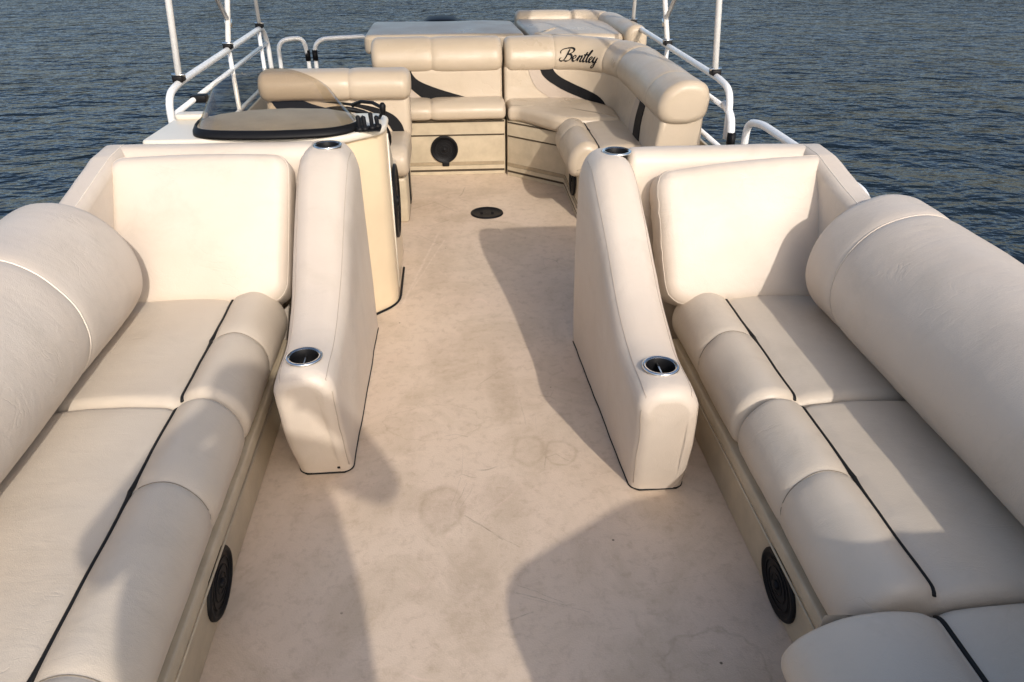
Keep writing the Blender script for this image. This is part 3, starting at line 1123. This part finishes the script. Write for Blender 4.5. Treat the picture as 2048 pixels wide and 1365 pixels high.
# ------------------------------------------------------------------ helm bench
B = thing('helm_bench', 'tan bench seat with rolled headrest behind the windscreen', 'bench', (-.62, 4.1, 0))
bp_ = rpoly([(3.90, 0), (3.885, .255), (4.34, .255), (4.34, 0)], [.01, .02, .02, .01], 4)
hb = prism('base', bp_, -.97, -.255, 'base', B, .02, mp=lambda a, b, t: (t, a, b))
rbox('vent_slot', -.2575, -.249, 4.08, 4.15, .04, .235, 'black', hb, .003, 2)
rbox('kick_plate', -.93, -.30, 3.876, 3.886, .012, .06, 'band', hb, .003, 2)
sp_ = spline([(3.84, .285), (3.825, .33), (3.84, .385), (3.90, .418), (4.02, .416), (4.2, .41), (4.3, .40), (4.32, .33), (4.3, .27), (4.1, .262), (3.9, .262)], 64)
pad('seat_cushion', sp_, stations(-1.0, -.237, .035, .04, [(-.62, .010, .04)]), lambda a, b, t: (t, a, b), 'tan', B, .003, seed=31)
bk = dense(rpoly([(4.235, .36), (4.255, .60), (4.40, .64), (4.40, .36)], [.03, .03, .02, .02], 5), .03)
bko, bg_, bpf = pad('backrest', bk, stations(-1.01, -.232, .03, .05), lambda a, b, t: (t, a + .06 * (b - .36), b), 'tan', B, .003, seed=33)
hr = spline([(4.22, .585), (4.19, .625), (4.195, .68), (4.24, .718), (4.32, .728), (4.40, .712), (4.425, .66), (4.40, .60), (4.30, .575)], 56)
ho, hg, hpf = pad('head_roll', hr, stations(-1.035, -.222, .05, .04, [(-.55, .008, .035)]), lambda a, b, t: (t, a + .02, b), 'tan', B, .003, seed=35, round_end=True)


def inlay(name, rows, surf, mat, parent, lift=.003):
    """flat inlay: rows = [(v, s_left, s_right)] mapped by surf(s, v) -> (point, normal)"""
    vs, fs = [], []
    nC = 7
    for (v, a, b) in rows:
        for k in range(nC):
            p, nr = surf(a + (b - a) * k / (nC - 1), v)
            vs.append(Vector(p) + Vector(nr) * lift)
    m = len(rows)
    for (v, a, b) in rows:
        for k in range(nC):
            p, nr = surf(a + (b - a) * k / (nC - 1), v)
            vs.append(Vector(p) - Vector(nr) * .004)
    o_ = m * nC
    for j in range(m - 1):
        for k in range(nC - 1):
            a = j * nC + k
            fs.append((a, a + 1, a + nC + 1, a + nC))
            fs.append((o_ + a, o_ + a + 1, o_ + a + nC + 1, o_ + a + nC))
    rimi = list(range(nC)) + [j * nC + nC - 1 for j in range(1, m)] + [(m - 1) * nC + k for k in range(nC - 2, -1, -1)] + [j * nC for j in range(m - 2, 0, -1)]
    for a, b in zip(rimi, rimi[1:] + rimi[:1]):
        fs.append((a, b, o_ + b, o_ + a))
    o = mesh(name, vs, fs, mat, parent)
    smooth_by_angle(o, 40)
    return o


def swoosh_rows(z0, z1, left, right, n=14):
    """left/right are [(u, s)] control lists from bottom (u=0) to top (u=1)"""
    rows = []
    for i in range(n + 1):
        u = i / n
        rows.append((z0 + (z1 - z0) * u, float(np.interp(u, [p[0] for p in left], [p[1] for p in left])), float(np.interp(u, [p[0] for p in right], [p[1] for p in right]))))
    return rows


def smooth_ctrl(c, n=24):
    return [tuple(p) for p in spline(c, n, False)]


def helm_surf(s, z):
    y = 4.235 + (z - .36) / .24 * .02 + .06 * (z - .36)
    return (s, y, z), (0, -1, .14)


inlay('swoosh', swoosh_rows(.40, .57, smooth_ctrl([(0, -.33), (.3, -.36), (.6, -.42), (.85, -.54), (1, -.72)]), smooth_ctrl([(0, -.268), (.3, -.285), (.6, -.335), (.85, -.45), (1, -.62)])), helm_surf, 'blackv', bko)
inlay('swoosh', swoosh_rows(.50, .585, smooth_ctrl([(0, -.93), (.4, -.95), (1, -.985)]), smooth_ctrl([(0, -.55), (.35, -.66), (.7, -.76), (1, -.82)])), helm_surf, 'blackv', bko, .0042)

# ------------------------------------------------------------------ stern bench and corner sofa
PY = 5.06
BACK = dense(rpoly([(-.06, .34), (.19, .34), (.165, .50), (.150, .625), (-.06, .66)], [.02, .02, .2, .02, .02], 5), .025)
ROLL = spline([(.150, .600), (.175, .640), (.172, .69), (.140, .745), (.075, .782), (.0, .785), (-.055, .76), (-.075, .70), (-.06, .62), (.02, .585), (.10, .585)], 60)
SB = thing('stern_bench', 'straight tan bench with speaker in its base along the stern', 'bench', (-.06, 4.9, 0))


def straight(a, b, t):
    return (t, PY - a, b)


def groove_set(par, path, name_prefix=''):
    """horizontal joints and rails of the moulded base along a plan polyline (front face)"""
    def strip(nm, z0, z1, off, mat):
        vs, fs = [], []
        m = len(path)
        for (x, y, nx, ny) in path:
            for (o_, z) in ((off, z0), (off, z1), (-.01, z1), (-.01, z0)):
                vs.append((x + nx * o_, y + ny * o_, z))
        for i in range(m - 1):
            for k in range(4):
                k2 = (k + 1) % 4
                fs.append((i * 4 + k, i * 4 + k2, i * 4 + 4 + k2, i * 4 + 4 + k))
        fs += [(0, 1, 2, 3), tuple(range(m * 4 - 4, m * 4))]
        return mesh(nm, vs, fs, mat, par, False)
    strip('upper_rail', .258, .330, .006, 'base')
    strip('joint', .332, .340, .0035, 'gap')
    strip('joint', .248, .2565, .003, 'gap')
    strip('kick_band', .062, .082, .0035, 'band')
    strip('lower_rail', .036, .060, .007, 'base')
    strip('joint', .022, .034, .003, 'gap')
    strip('plinth', .001, .021, .005, 'base')


bs = prism('base', rpoly([(-.46, 4.725), (.328, 4.725), (.328, 5.12), (-.46, 5.12)], .006, 3), .0, .342, 'base', SB, .004)
groove_set(bs, [(-.455, 4.725, 0, -1), (.322, 4.725, 0, -1)])
disc_speaker((-.058, 4.722, .165), (0, -1, 0), .086, bs)
tb = rbox('latch', -.075, -.030, 4.708, 4.724, .058, .090, 'black', bs, .006, 3)
sp2 = spline([(4.70, .352), (4.672, .385), (4.68, .425), (4.72, .452), (4.80, .458), (4.9, .45), (5.0, .435), (5.02, .38), (4.99, .347), (4.85, .344)], 60)
pad('seat_cushion', sp2, stations(-.465, .330, .03, .04, [(-.13, .010, .04)]), lambda a, b, t: (t, a, b), 'tan', SB, .003, seed=41)
bo, bg2, bpf2 = pad('backrest', BACK, stations(-.465, .322, .022, .05), straight, 'tan', SB, .0025, seed=43)
pad('head_roll', ROLL, stations(-.485, .326, .045, .04, [(-.115, .009, .04)]), straight, 'tan', SB, .003, seed=45, round_end=True)


def stern_surf(s, z):
    d = np.interp(z, [.34, .5, .625], [.19, .167, .150])
    return (s, PY - d, z), (0, -1, .15)


inlay('swoosh', swoosh_rows(.435, .615, smooth_ctrl([(0, -.165), (.2, -.215), (.45, -.262), (.75, -.292), (1, -.305)]), smooth_ctrl([(0, .14), (.14, .05), (.35, -.075), (.6, -.190), (.8, -.232), (1, -.250)])), stern_surf, 'blackv', bo)
inlay('taupe_panel', swoosh_rows(.43, .615, smooth_ctrl([(0, -.425), (.5, -.425), (1, -.425)]), smooth_ctrl([(0, -.170), (.2, -.220), (.45, -.267), (.75, -.297), (1, -.310)])), stern_surf, 'taupe', bo, .0022)

CS = thing('corner_sofa', 'tan corner sofa with script lettering on its curved headrest', 'sofa', (.9, 4.3, 0))
RAD, XA, XB, YE = .50, .335, 1.15, 3.58
L1 = (XB - RAD) - XA
L2 = RAD * math.pi / 2
L3 = (PY - RAD) - YE


def cpath(t):
    """plan point and inward normal of the sofa's back line"""
    if t < L1:
        return Vector((XA + t, PY, 0)), Vector((0, -1, 0))
    if t < L1 + L2:
        a = (t - L1) / RAD
        return Vector((XB - RAD + RAD * math.sin(a), PY - RAD + RAD * math.cos(a), 0)), Vector((-math.sin(a), -math.cos(a), 0))
    return Vector((XB, PY - RAD - (t - L1 - L2), 0)), Vector((-1, 0, 0))


LT = L1 + L2 + L3


def curved(a, b, t):
    p, n_ = cpath(t)
    q = p + n_ * a
    return (q.x, q.y, b)


foot = [(.340, 4.69), (.668, 4.405), (.668, 3.87), (1.22, 3.87), (1.22, 5.12), (.340, 5.12)]
cb = prism('base', rpoly(foot, .006, 3), 0, .342, 'base', CS, .004)
dg = Vector((-.285, -.328)).normalized()
groove_set(cb, [(.342, 4.688, dg.x, dg.y), (.505, 4.546, dg.x, dg.y), (.666, 4.407, -.9, -.5), (.668, 4.35, -1, 0), (.668, 3.88, -1, 0)])
rbox('end_rail', .69, 1.20, 3.859, 3.871, .03, .32, 'base', cb, .004, 2)
disc_speaker((.664, 4.06, .165), (-1, 0, 0), .088, cb)
# corner cushion (plan outline) and side cushion
out = dense(rpoly([(.342, 4.665), (.40, 4.655), (.612, 4.36), (.98, 4.345), (1.0, 4.6), (.80, 4.93), (.342, 4.93)], [.02, .12, .10, .03, .25, .25, .03], 6), .03)
pillow('corner_seat_cushion', out, .090, .036, .008, lambda a, b, t: (a, b, .388 + t), 'tan', CS, .003, 0, 51)
side_c = seat_cushion(CS, .600, 1, 3.775, 4.340, [4.15], 53, mat='tan', dz=.055, back=.41, name='side_seat_cushion', end_r=.045)
cbk, cg, cpf = pad('backrest', BACK, stations(0, LT, .022, .035), curved, 'tan', CS, .0025, seed=55)
ROLL_C = ROLL.copy()
hro, chg, chpf = pad('head_roll', ROLL_C, stations(.004, LT + .03, .045, .03, [(.315, .006, .03), (.80, .006, .03), (L1 + L2 * .98, .012, .035), (LT - .24, .005, .03)], 9), curved, 'tan', CS, .003, seed=57, round_end=True)


def corner_surf(s, z):
    d = float(np.interp(z, [.34, .5, .625], [.19, .167, .150]))
    p, n_ = cpath(s)
    q = p + n_ * d
    return (q.x, q.y, z), (n_.x, n_.y, .15)


inlay('swoosh', swoosh_rows(.43, .615, smooth_ctrl([(0, .66), (.2, .46), (.45, .32), (.75, .245), (1, .225)]), smooth_ctrl([(0, .90), (.2, .78), (.42, .56), (.65, .40), (.85, .325), (1, .305)]), 18), corner_surf, 'blackv', cbk)
inlay('taupe_panel', swoosh_rows(.43, .615, smooth_ctrl([(0, .30), (.3, .215), (.6, .175), (1, .150)]), smooth_ctrl([(0, .655), (.2, .455), (.45, .315), (.75, .24), (1, .22)]), 18), corner_surf, 'taupe', cbk, .0022)
T4 = LT - .42
inlay('swoosh', swoosh_rows(.38, .60, smooth_ctrl([(0, T4), (.5, T4 - .03), (1, T4 - .01)]), smooth_ctrl([(0, T4 + .15), (.5, T4 + .09), (1, T4 + .10)]), 12), corner_surf, 'blackv', cbk)
inlay('taupe_panel', swoosh_rows(.40, .60, smooth_ctrl([(0, T4 - .12), (.5, T4 - .14), (1, T4 - .10)]), smooth_ctrl([(0, T4 - .005), (.5, T4 - .035), (1, T4 - .015)]), 12), corner_surf, 'taupe', cbk, .0022)

# script lettering embroidered on the head roll
front = [i for i in range(len(chpf)) if chpf[i, 0] > .135 and chpf[i, 1] > .60]
front.sort(key=lambda i: chpf[i, 1])
fz = np.array([chpf[i] for i in front])
farc = np.concatenate([[0], np.cumsum(np.linalg.norm(np.diff(fz, axis=0), axis=1))])


def roll_surf(s, v):
    """v: metres up along the roll's front from its lower edge"""
    a = float(np.interp(v, farc, fz[:, 0]))
    b = float(np.interp(v, farc, fz[:, 1]))
    e = 1e-3
    a2 = float(np.interp(v + e, farc, fz[:, 0]))
    b2 = float(np.interp(v + e, farc, fz[:, 1]))
    p, n_ = cpath(s)
    q = p + n_ * a
    tv = Vector((n_.x * (a2 - a), n_.y * (a2 - a), b2 - b)).normalized()
    tg = Vector((-n_.y, n_.x, 0))
    nr = tv.cross(tg)
    if nr.dot(n_) < 0:
        nr = -nr
    return Vector((q.x, q.y, b)), nr


STROKES = [
    # B: stem, then bowls with a lead-in flourish
    [(.80, 1.02), (.70, .60), (.56, .18), (.36, -.02), (.14, .02), (.08, .18), (.22, .26)],
    [(.10, .62), (.02, .78), (.16, .98), (.52, 1.10), (.92, 1.14), (1.18, 1.02), (1.16, .80), (.92, .62), (.68, .56)],
    [(.68, .56), (.98, .56), (1.14, .40), (1.06, .14), (.78, -.02), (.50, .02)],
    # e
    [(1.20, .16), (1.44, .24), (1.56, .40), (1.44, .50), (1.30, .36), (1.28, .12), (1.42, -.01), (1.62, .10), (1.76, .34)],
    # n
    [(1.76, .36), (1.86, .48), (1.80, .20), (1.74, .0)],
    [(1.76, .10), (1.94, .42), (2.08, .48), (2.10, .34), (2.02, .08), (2.12, -.01), (2.26, .12)],
    # t
    [(2.24, .12), (2.40, .50), (2.50, .86), (2.38, .40), (2.32, .08), (2.42, -.01), (2.56, .12)],
    [(2.24, .58), (2.42, .60), (2.66, .62)],
    # l
    [(2.56, .12), (2.78, .58), (2.90, 1.00), (2.84, 1.06), (2.72, .66), (2.64, .14), (2.72, -.01), (2.88, .12)],
    # e
    [(2.86, .14), (3.06, .24), (3.16, .40), (3.06, .50), (2.94, .36), (2.92, .12), (3.04, -.01), (3.22, .12), (3.32, .36)],
    # y
    [(3.30, .38), (3.40, .48), (3.34, .18), (3.44, .02), (3.58, .14), (3.72, .48)],
    [(3.72, .48), (3.62, .04), (3.46, -.36), (3.28, -.48), (3.22, -.36), (3.44, -.14), (3.80, .12)],
]
vs, fs = [], []
SC, S0, V0 = .064, .35, .056
for stq in STROKES:
    cpts = spline(stq, 26, False)
    base_i = len(vs)
    for i, (a, b) in enumerate(cpts):
        d = cpts[min(i + 1, 25)] - cpts[max(i - 1, 0)]
        d = d / max(np.linalg.norm(d), 1e-6)
        pen = np.array([math.cos(.6), math.sin(.6)])
        wv = .028 + .062 * abs(d[0] * pen[1] - d[1] * pen[0]) * (1 if d[1] < .2 else .35)
        if i in (0, 25):
            wv = .02
        nrm_ = np.array([-d[1], d[0]])
        for sgn in (-1, 1):
            q = np.array([a, b]) + nrm_ * wv * sgn
            ss = S0 + (q[0] + q[1] * .22) * SC * 1.62
            p, nr = roll_surf(ss, V0 + q[1] * SC * 1.05)
            vs.append(p + nr * .0042)
        for sgn in (-1, 1):
            q = np.array([a, b]) + nrm_ * wv * sgn
            p, nr = roll_surf(S0 + (q[0] + q[1] * .22) * SC * 1.62, V0 + q[1] * SC * 1.05)
            vs.append(p - nr * .003)
    for i in range(25):
        k = base_i + i * 4
        fs += [(k, k + 1, k + 5, k + 4), (k + 2, k + 6, k + 7, k + 3), (k, k + 4, k + 6, k + 2), (k + 1, k + 3, k + 7, k + 5)]
mesh('lettering', vs, fs, 'blackv', hro, False)

# ------------------------------------------------------------------ sun pads behind the stern seats
SP = thing('sun_pad', 'flat beige sun pad behind the straight stern bench', 'sun pad', (-.02, 5.6, 0))
ol = dense(rpoly([(-.555, 5.22), (.50, 5.22), (.46, 5.90), (-.545, 5.90)], [.05, .03, .05, .06], 6), .05)
pillow('cushion', ol, .12, .03, .008, lambda a, b, t: (a, b, .712 + t), 'tan', SP, .003, 0, 61)
prism('support_box', rpoly([(-.50, 5.24), (.47, 5.24), (.44, 5.86), (-.50, 5.86)], .03, 4), .003, .65, 'base', SP, .01)
SP2 = thing('sun_pad', 'beige sun lounge pad with curved raised bolster behind the corner sofa', 'sun pad', (.85, 5.7, 0))
ol = dense(rpoly([(.535, 5.24), (1.16, 5.24), (1.16, 6.05), (.50, 6.05)], [.03, .05, .05, .03], 6), .05)
pillow('cushion', ol, .12, .03, .010, lambda a, b, t: (a, b, .700 + t), 'tan', SP2, .003, 0, 63)
prism('support_box', rpoly([(.55, 5.26), (1.14, 5.26), (1.14, 6.0), (.55, 6.0)], .03, 4), .003, .64, 'base', SP2, .01)
bpath = [Vector(p) for p in bend([(.50, 6.10, 0), (1.06, 6.12, 0), (1.20, 5.95, 0), (1.24, 5.22, 0)], .28, 8)]
lens = [0]
for a, b in zip(bpath, bpath[1:]):
    lens.append(lens[-1] + (b - a).length)


def bolst(a, b, t):
    t = max(0, min(lens[-1] - 1e-4, t))
    i = max(k for k in range(len(lens) - 1) if lens[k] <= t)
    f = (t - lens[i]) / max(1e-6, lens[i + 1] - lens[i])
    p = bpath[i].lerp(bpath[i + 1], f)
    tg = (bpath[min(i + 1, len(bpath) - 1)] - bpath[i]).normalized()
    n_ = Vector((tg.y, -tg.x, 0))
    q = p + n_ * a
    return (q.x, q.y, b)


bp2 = spline([(.07, .70), (.075, .76), (.05, .80), (0, .815), (-.05, .80), (-.075, .75), (-.07, .66), (0, .65)], 36)
pad('bolster', bp2, stations(0, lens[-1], .04, .04, [(.42, .008, .03), (.72, .008, .03)]), bolst, 'tan', SP2, .003, seed=65)

MH = thing('outboard_motor', 'dark top of the outboard motor peeking over the flat sun pad', 'motor', (-.05, 6.75, 0))
cw = dense(rpoly([(-.24, 6.55), (.12, 6.55), (.12, 7.0), (-.24, 7.0)], .12, 8), .04)
pillow('cowling', cw, .42, .09, .03, lambda a, b, t: (a, b, .46 + t), 'black', MH, 0)
prism('leg', rpoly([(-.14, 6.65), (.02, 6.65), (.02, 6.92), (-.14, 6.92)], .04), -1.0, .27, 'black', MH, .01)

# ------------------------------------------------------------------ fences and rails
PR = .0165


def rail_fence(label, x, yn, yf, sgn, ztop, posts):
    Fz = thing('guard_rail', label, 'rail', (x, (yn + yf) / 2, 0), 'guard rails along the deck edge')
    tube('top_rail', bend([(x, yn - .10, .56), (x, yn - .08, ztop - .02), (x, yn + .10, ztop), (x, yf, ztop), (x, yf + .10, ztop - .10), (x, yf + .10, .30)], .09, 6), .0155, 'alu', Fz, n=12)
    tube('middle_rail', [(x, yn - .06, ztop - .105), (x, yf + .06, ztop - .105)], .012, 'alu', Fz, n=10)
    tube('lower_rail', [(x, yn - .06, .50), (x, yf + .06, .50)], .012, 'alu', Fz, n=10)
    for y in posts:
        tube('post', [(x, y, .02), (x, y, ztop - .015)], .0125, 'alu', Fz, n=10)
    rbox('side_panel', x - .008, x + .008, 2.2, yf + .05, .03, .46, 'base', Fz, .003, 2)
    rbox('deck_channel', x - .02, x + .02, 2.2, yf + .08, .002, .032, 'alu', Fz, .004, 2)
    return Fz


gl = rail_fence('white metal guard rail on the deck edge beside the helm', -1.19, 3.42, 5.25, -1, .825, [4.40, 5.15])
rbox('rail_clamp', -1.205, -1.135, 3.66, 3.72, .705, .738, 'black', gl, .006, 2)
gr = rail_fence('white metal guard rail on the deck edge beside the corner sofa', 1.265, 3.50, 5.55, 1, .790, [4.56, 5.4])
tube('drop_post', bend([(1.262, 3.48, .70), (1.268, 3.38, .67), (1.27, 3.35, .55), (1.27, 3.35, .02)], .06), .018, 'alu', gr, n=10)
tube('post_sleeve', [(1.27, 3.35, .53), (1.27, 3.35, .60)], .0205, 'black', gr, n=10)
FR = thing('guard_rail', 'low white rail sloping away behind the free standing arm unit', 'rail', (1.30, 2.9, 0), 'guard rails along the deck edge')
tube('top_rail', bend([(1.285, 3.22, .30), (1.285, 3.22, .68), (1.30, 3.10, .700), (1.31, 2.2, .70), (1.31, 2.1, .3)], .07), .016, 'alu', FR, n=10)
tube('middle_rail', [(1.29, 3.2, .56), (1.31, 2.15, .56)], .012, 'alu', FR, n=10)
rbox('deck_channel', 1.28, 1.33, 2.1, 3.24, .002, .032, 'alu', FR, .004, 2)

G = thing('stern_gate', 'pair of arched white rail hoops at the stern beside the sun pad', 'gate', (-.85, 5.6, 0))
g1 = tube('hoop', bend([(-1.17, 5.56, .03), (-1.17, 5.56, .70), (-1.0, 5.58, .715), (-.985, 5.60, .60), (-.985, 5.60, .03)], .12, 7), .0145, 'alu', G, n=10)
g2 = tube('hoop', bend([(-.935, 5.60, .03), (-.935, 5.60, .70), (-.56, 5.60, .715), (-.53, 5.60, .60), (-.53, 5.60, .03)], .10, 7), .0145, 'alu', G, n=10)
for x in (-.985, -.935):
    tube('latch_sleeve', [(x, 5.60, .56), (x, 5.60, .63)], .0185, 'black', G, n=10)
tube('cross_bar', [(-.935, 5.60, .40), (-.53, 5.60, .40)], .011, 'alu', G, n=8)

# ------------------------------------------------------------------ bimini top
BT = thing('bimini_top', 'sun canopy on slanted white tube poles, its canvas above the picture', 'canopy', (0.03, 4.5, .8))


def hoop(nm, xl, xr, zb_l, zb_r, y0, slope, zt, r, par=BT, lean=.02):
    pts = bend([(xl, y0[0], zb_l), (xl + lean, y0[0] + slope * (zt - zb_l), zt - .02), (xl + .22, y0[0] + slope * (zt - zb_l) + .02, zt + .06), (xr - .22, y0[1] + slope * (zt - zb_r) + .02, zt + .06), (xr - lean, y0[1] + slope * (zt - zb_r), zt - .02), (xr, y0[1], zb_r)], .12, 6)
    return tube(nm, pts, r, 'alu', par, n=12)


hoop('front_hoop', -1.19, 1.265, .835, .80, (3.53, 3.67), .18, 2.0, .0145)
hoop('main_hoop', -1.19, 1.265, .835, .80, (4.40, 4.56), .58, 1.98, .0145)
hoop('rear_hoop', -1.19, 1.265, .835, .80, (5.20, 5.48), -.10, 1.96, .0125)
for (x, y, z, k) in ((-1.19, 4.48, .96, 1), (1.265, 4.64, .92, -1)):
    tube('strut', [(x, y, z), (x + k * .03, y - 1.30, z + 1.05)], .013, 'alu', BT, n=10)
    tube('strut_collar', [(x, y - .005, z - .035), (x, y + .012, z + .005)], .021, 'chrome', BT, n=10)
for (x, y, z) in ((-1.19, 3.53, .825), (-1.19, 4.40, .825), (-1.19, 5.20, .825), (1.265, 3.67, .79), (1.265, 4.56, .79), (1.265, 5.48, .79)):
    h_ = rbox('hinge', x - .022, x + .022, y - .03, y + .03, z + .002, z + .030, 'black', BT, .006, 2)
    tube('hinge_pin', [(x - .028, y, z + .030), (x + .028, y, z + .030)], .008, 'chrome', h_, n=8)
# canvas spread over the hoops
vs, fs = [], []
for j in range(25):
    y = 3.18 + (5.42 - 3.18) * j / 24
    for i in range(33):
        u_ = i / 32 * 2 - 1
        x = .037 + u_ * 1.12
        z = 2.075 - .10 * abs(u_) ** 5 - .012 * math.sin(j / 24 * math.pi * 2) ** 2
        vs.append((x, y, z))
for j in range(24):
    for i in range(32):
        a = j * 33 + i
        fs.append((a, a + 1, a + 34, a + 33))
cv = mesh('canvas', vs, fs, 'canvas', BT)
md = cv.modifiers.new('thick', 'SOLIDIFY')
md.thickness = .004

# ------------------------------------------------------------------ the photographer, standing behind the lens
PERSON = True


def skin_body(name, verts, edges, radii, mat, root, parent=None, sub=2):
    me = bpy.data.meshes.new(name)
    me.from_pydata([Vector(v) for v in verts], edges, [])
    o = bpy.data.objects.new(name, me)
    COL.objects.link(o)
    md = o.modifiers.new('skin', 'SKIN')
    md.use_smooth_shade = True
    sv = me.skin_vertices[0].data
    for i, r in enumerate(radii):
        sv[i].radius = r if hasattr(r, '__len__') else (r, r)
        sv[i].use_root = (i == root)
    o.modifiers.new('sub', 'SUBSURF').levels = sub
    o.modifiers['sub'].render_levels = sub
    bpy.context.view_layer.update()
    dg_ = bpy.context.evaluated_depsgraph_get()
    me2 = bpy.data.meshes.new_from_object(o.evaluated_get(dg_))
    o.modifiers.clear()
    o.data = me2
    me2.materials.clear()
    me2.materials.append(M[mat])
    me2.polygons.foreach_set('use_smooth', [True] * len(me2.polygons))
    if parent:
        o.parent = parent
        me2.transform(Matrix.Translation(-parent.location))
    return o


if PERSON:
    y = -.32
    V = [(-.02, y, .95), (-.04, y, 1.12), (-.03, y, 1.28), (0, y, 1.40), (0, y - .005, 1.48), (0, y - .005, 1.56), (0, y + .0, 1.66), (0, y, 1.70)]
    Rd = [(.13, .235), (.13, .265), (.12, .255), (.09, .15), (.055, .055), (.085, .10), (.075, .095), (.04, .05)]
    E_ = [(i, i + 1) for i in range(7)]

    def chain(start, pts, rs):
        k = start
        for p, r in zip(pts, rs):
            V.append(p)
            Rd.append(r)
            E_.append((k, len(V) - 1))
            k = len(V) - 1
        return k
    for s in (-1, 1):
        hand = chain(3, [(s * .19, y, 1.395), (s * .29, y + .03, 1.31), (s * .35, y + .06, 1.24), (s * .25, y + .17, 1.37), (s * .12, y + .24, 1.465), (s * .095, y + .265, 1.475)],
                     [.07, .065, .058, .046, .034, .036])
        for q in range(4):
            chain(hand, [(s * (.078 + .004 * q), y + .272 - .004 * q, 1.505 - q * .018), (s * .058, y + .276, 1.507 - q * .018), (s * .045, y + .27, 1.506 - q * .018)], [.010, .009, .008])
        chain(hand, [(s * .085, y + .255, 1.445), (s * .066, y + .262, 1.432), (s * .05, y + .266, 1.43)], [.011, .010, .008])
        chain(0, [(s * .10, y, .84), (s * .105, y + .01, .50), (s * .105, y, .28), (s * .11, y - .01, .075), (s * .115, y + .06, .045), (s * .12, y + .15, .035)], [.095, .065, .055, .042, .042, .034])
    body = skin_body('person', V, E_, Rd, 'shirt', 0)
    tag(body, 'person in dark clothes standing behind the lens, arms raised to hold a phone', 'person')
    face = dense(rpoly([(-.07, 1.53), (.07, 1.53), (.085, 1.63), (.06, 1.735), (-.06, 1.735), (-.085, 1.63)], .05, 5), .015)
    pillow('hair', face, .20, .08, .0, lambda a, b, t: (a, y - .025 - t * .9, b + .012), 'hair', body, 0)
    ph = rbox('phone', -.075, .075, -.036, -.027, 1.448, 1.522, 'black', None, .004, 2)
    tag(ph, 'black phone held up sideways in both hands behind the lens', 'phone')
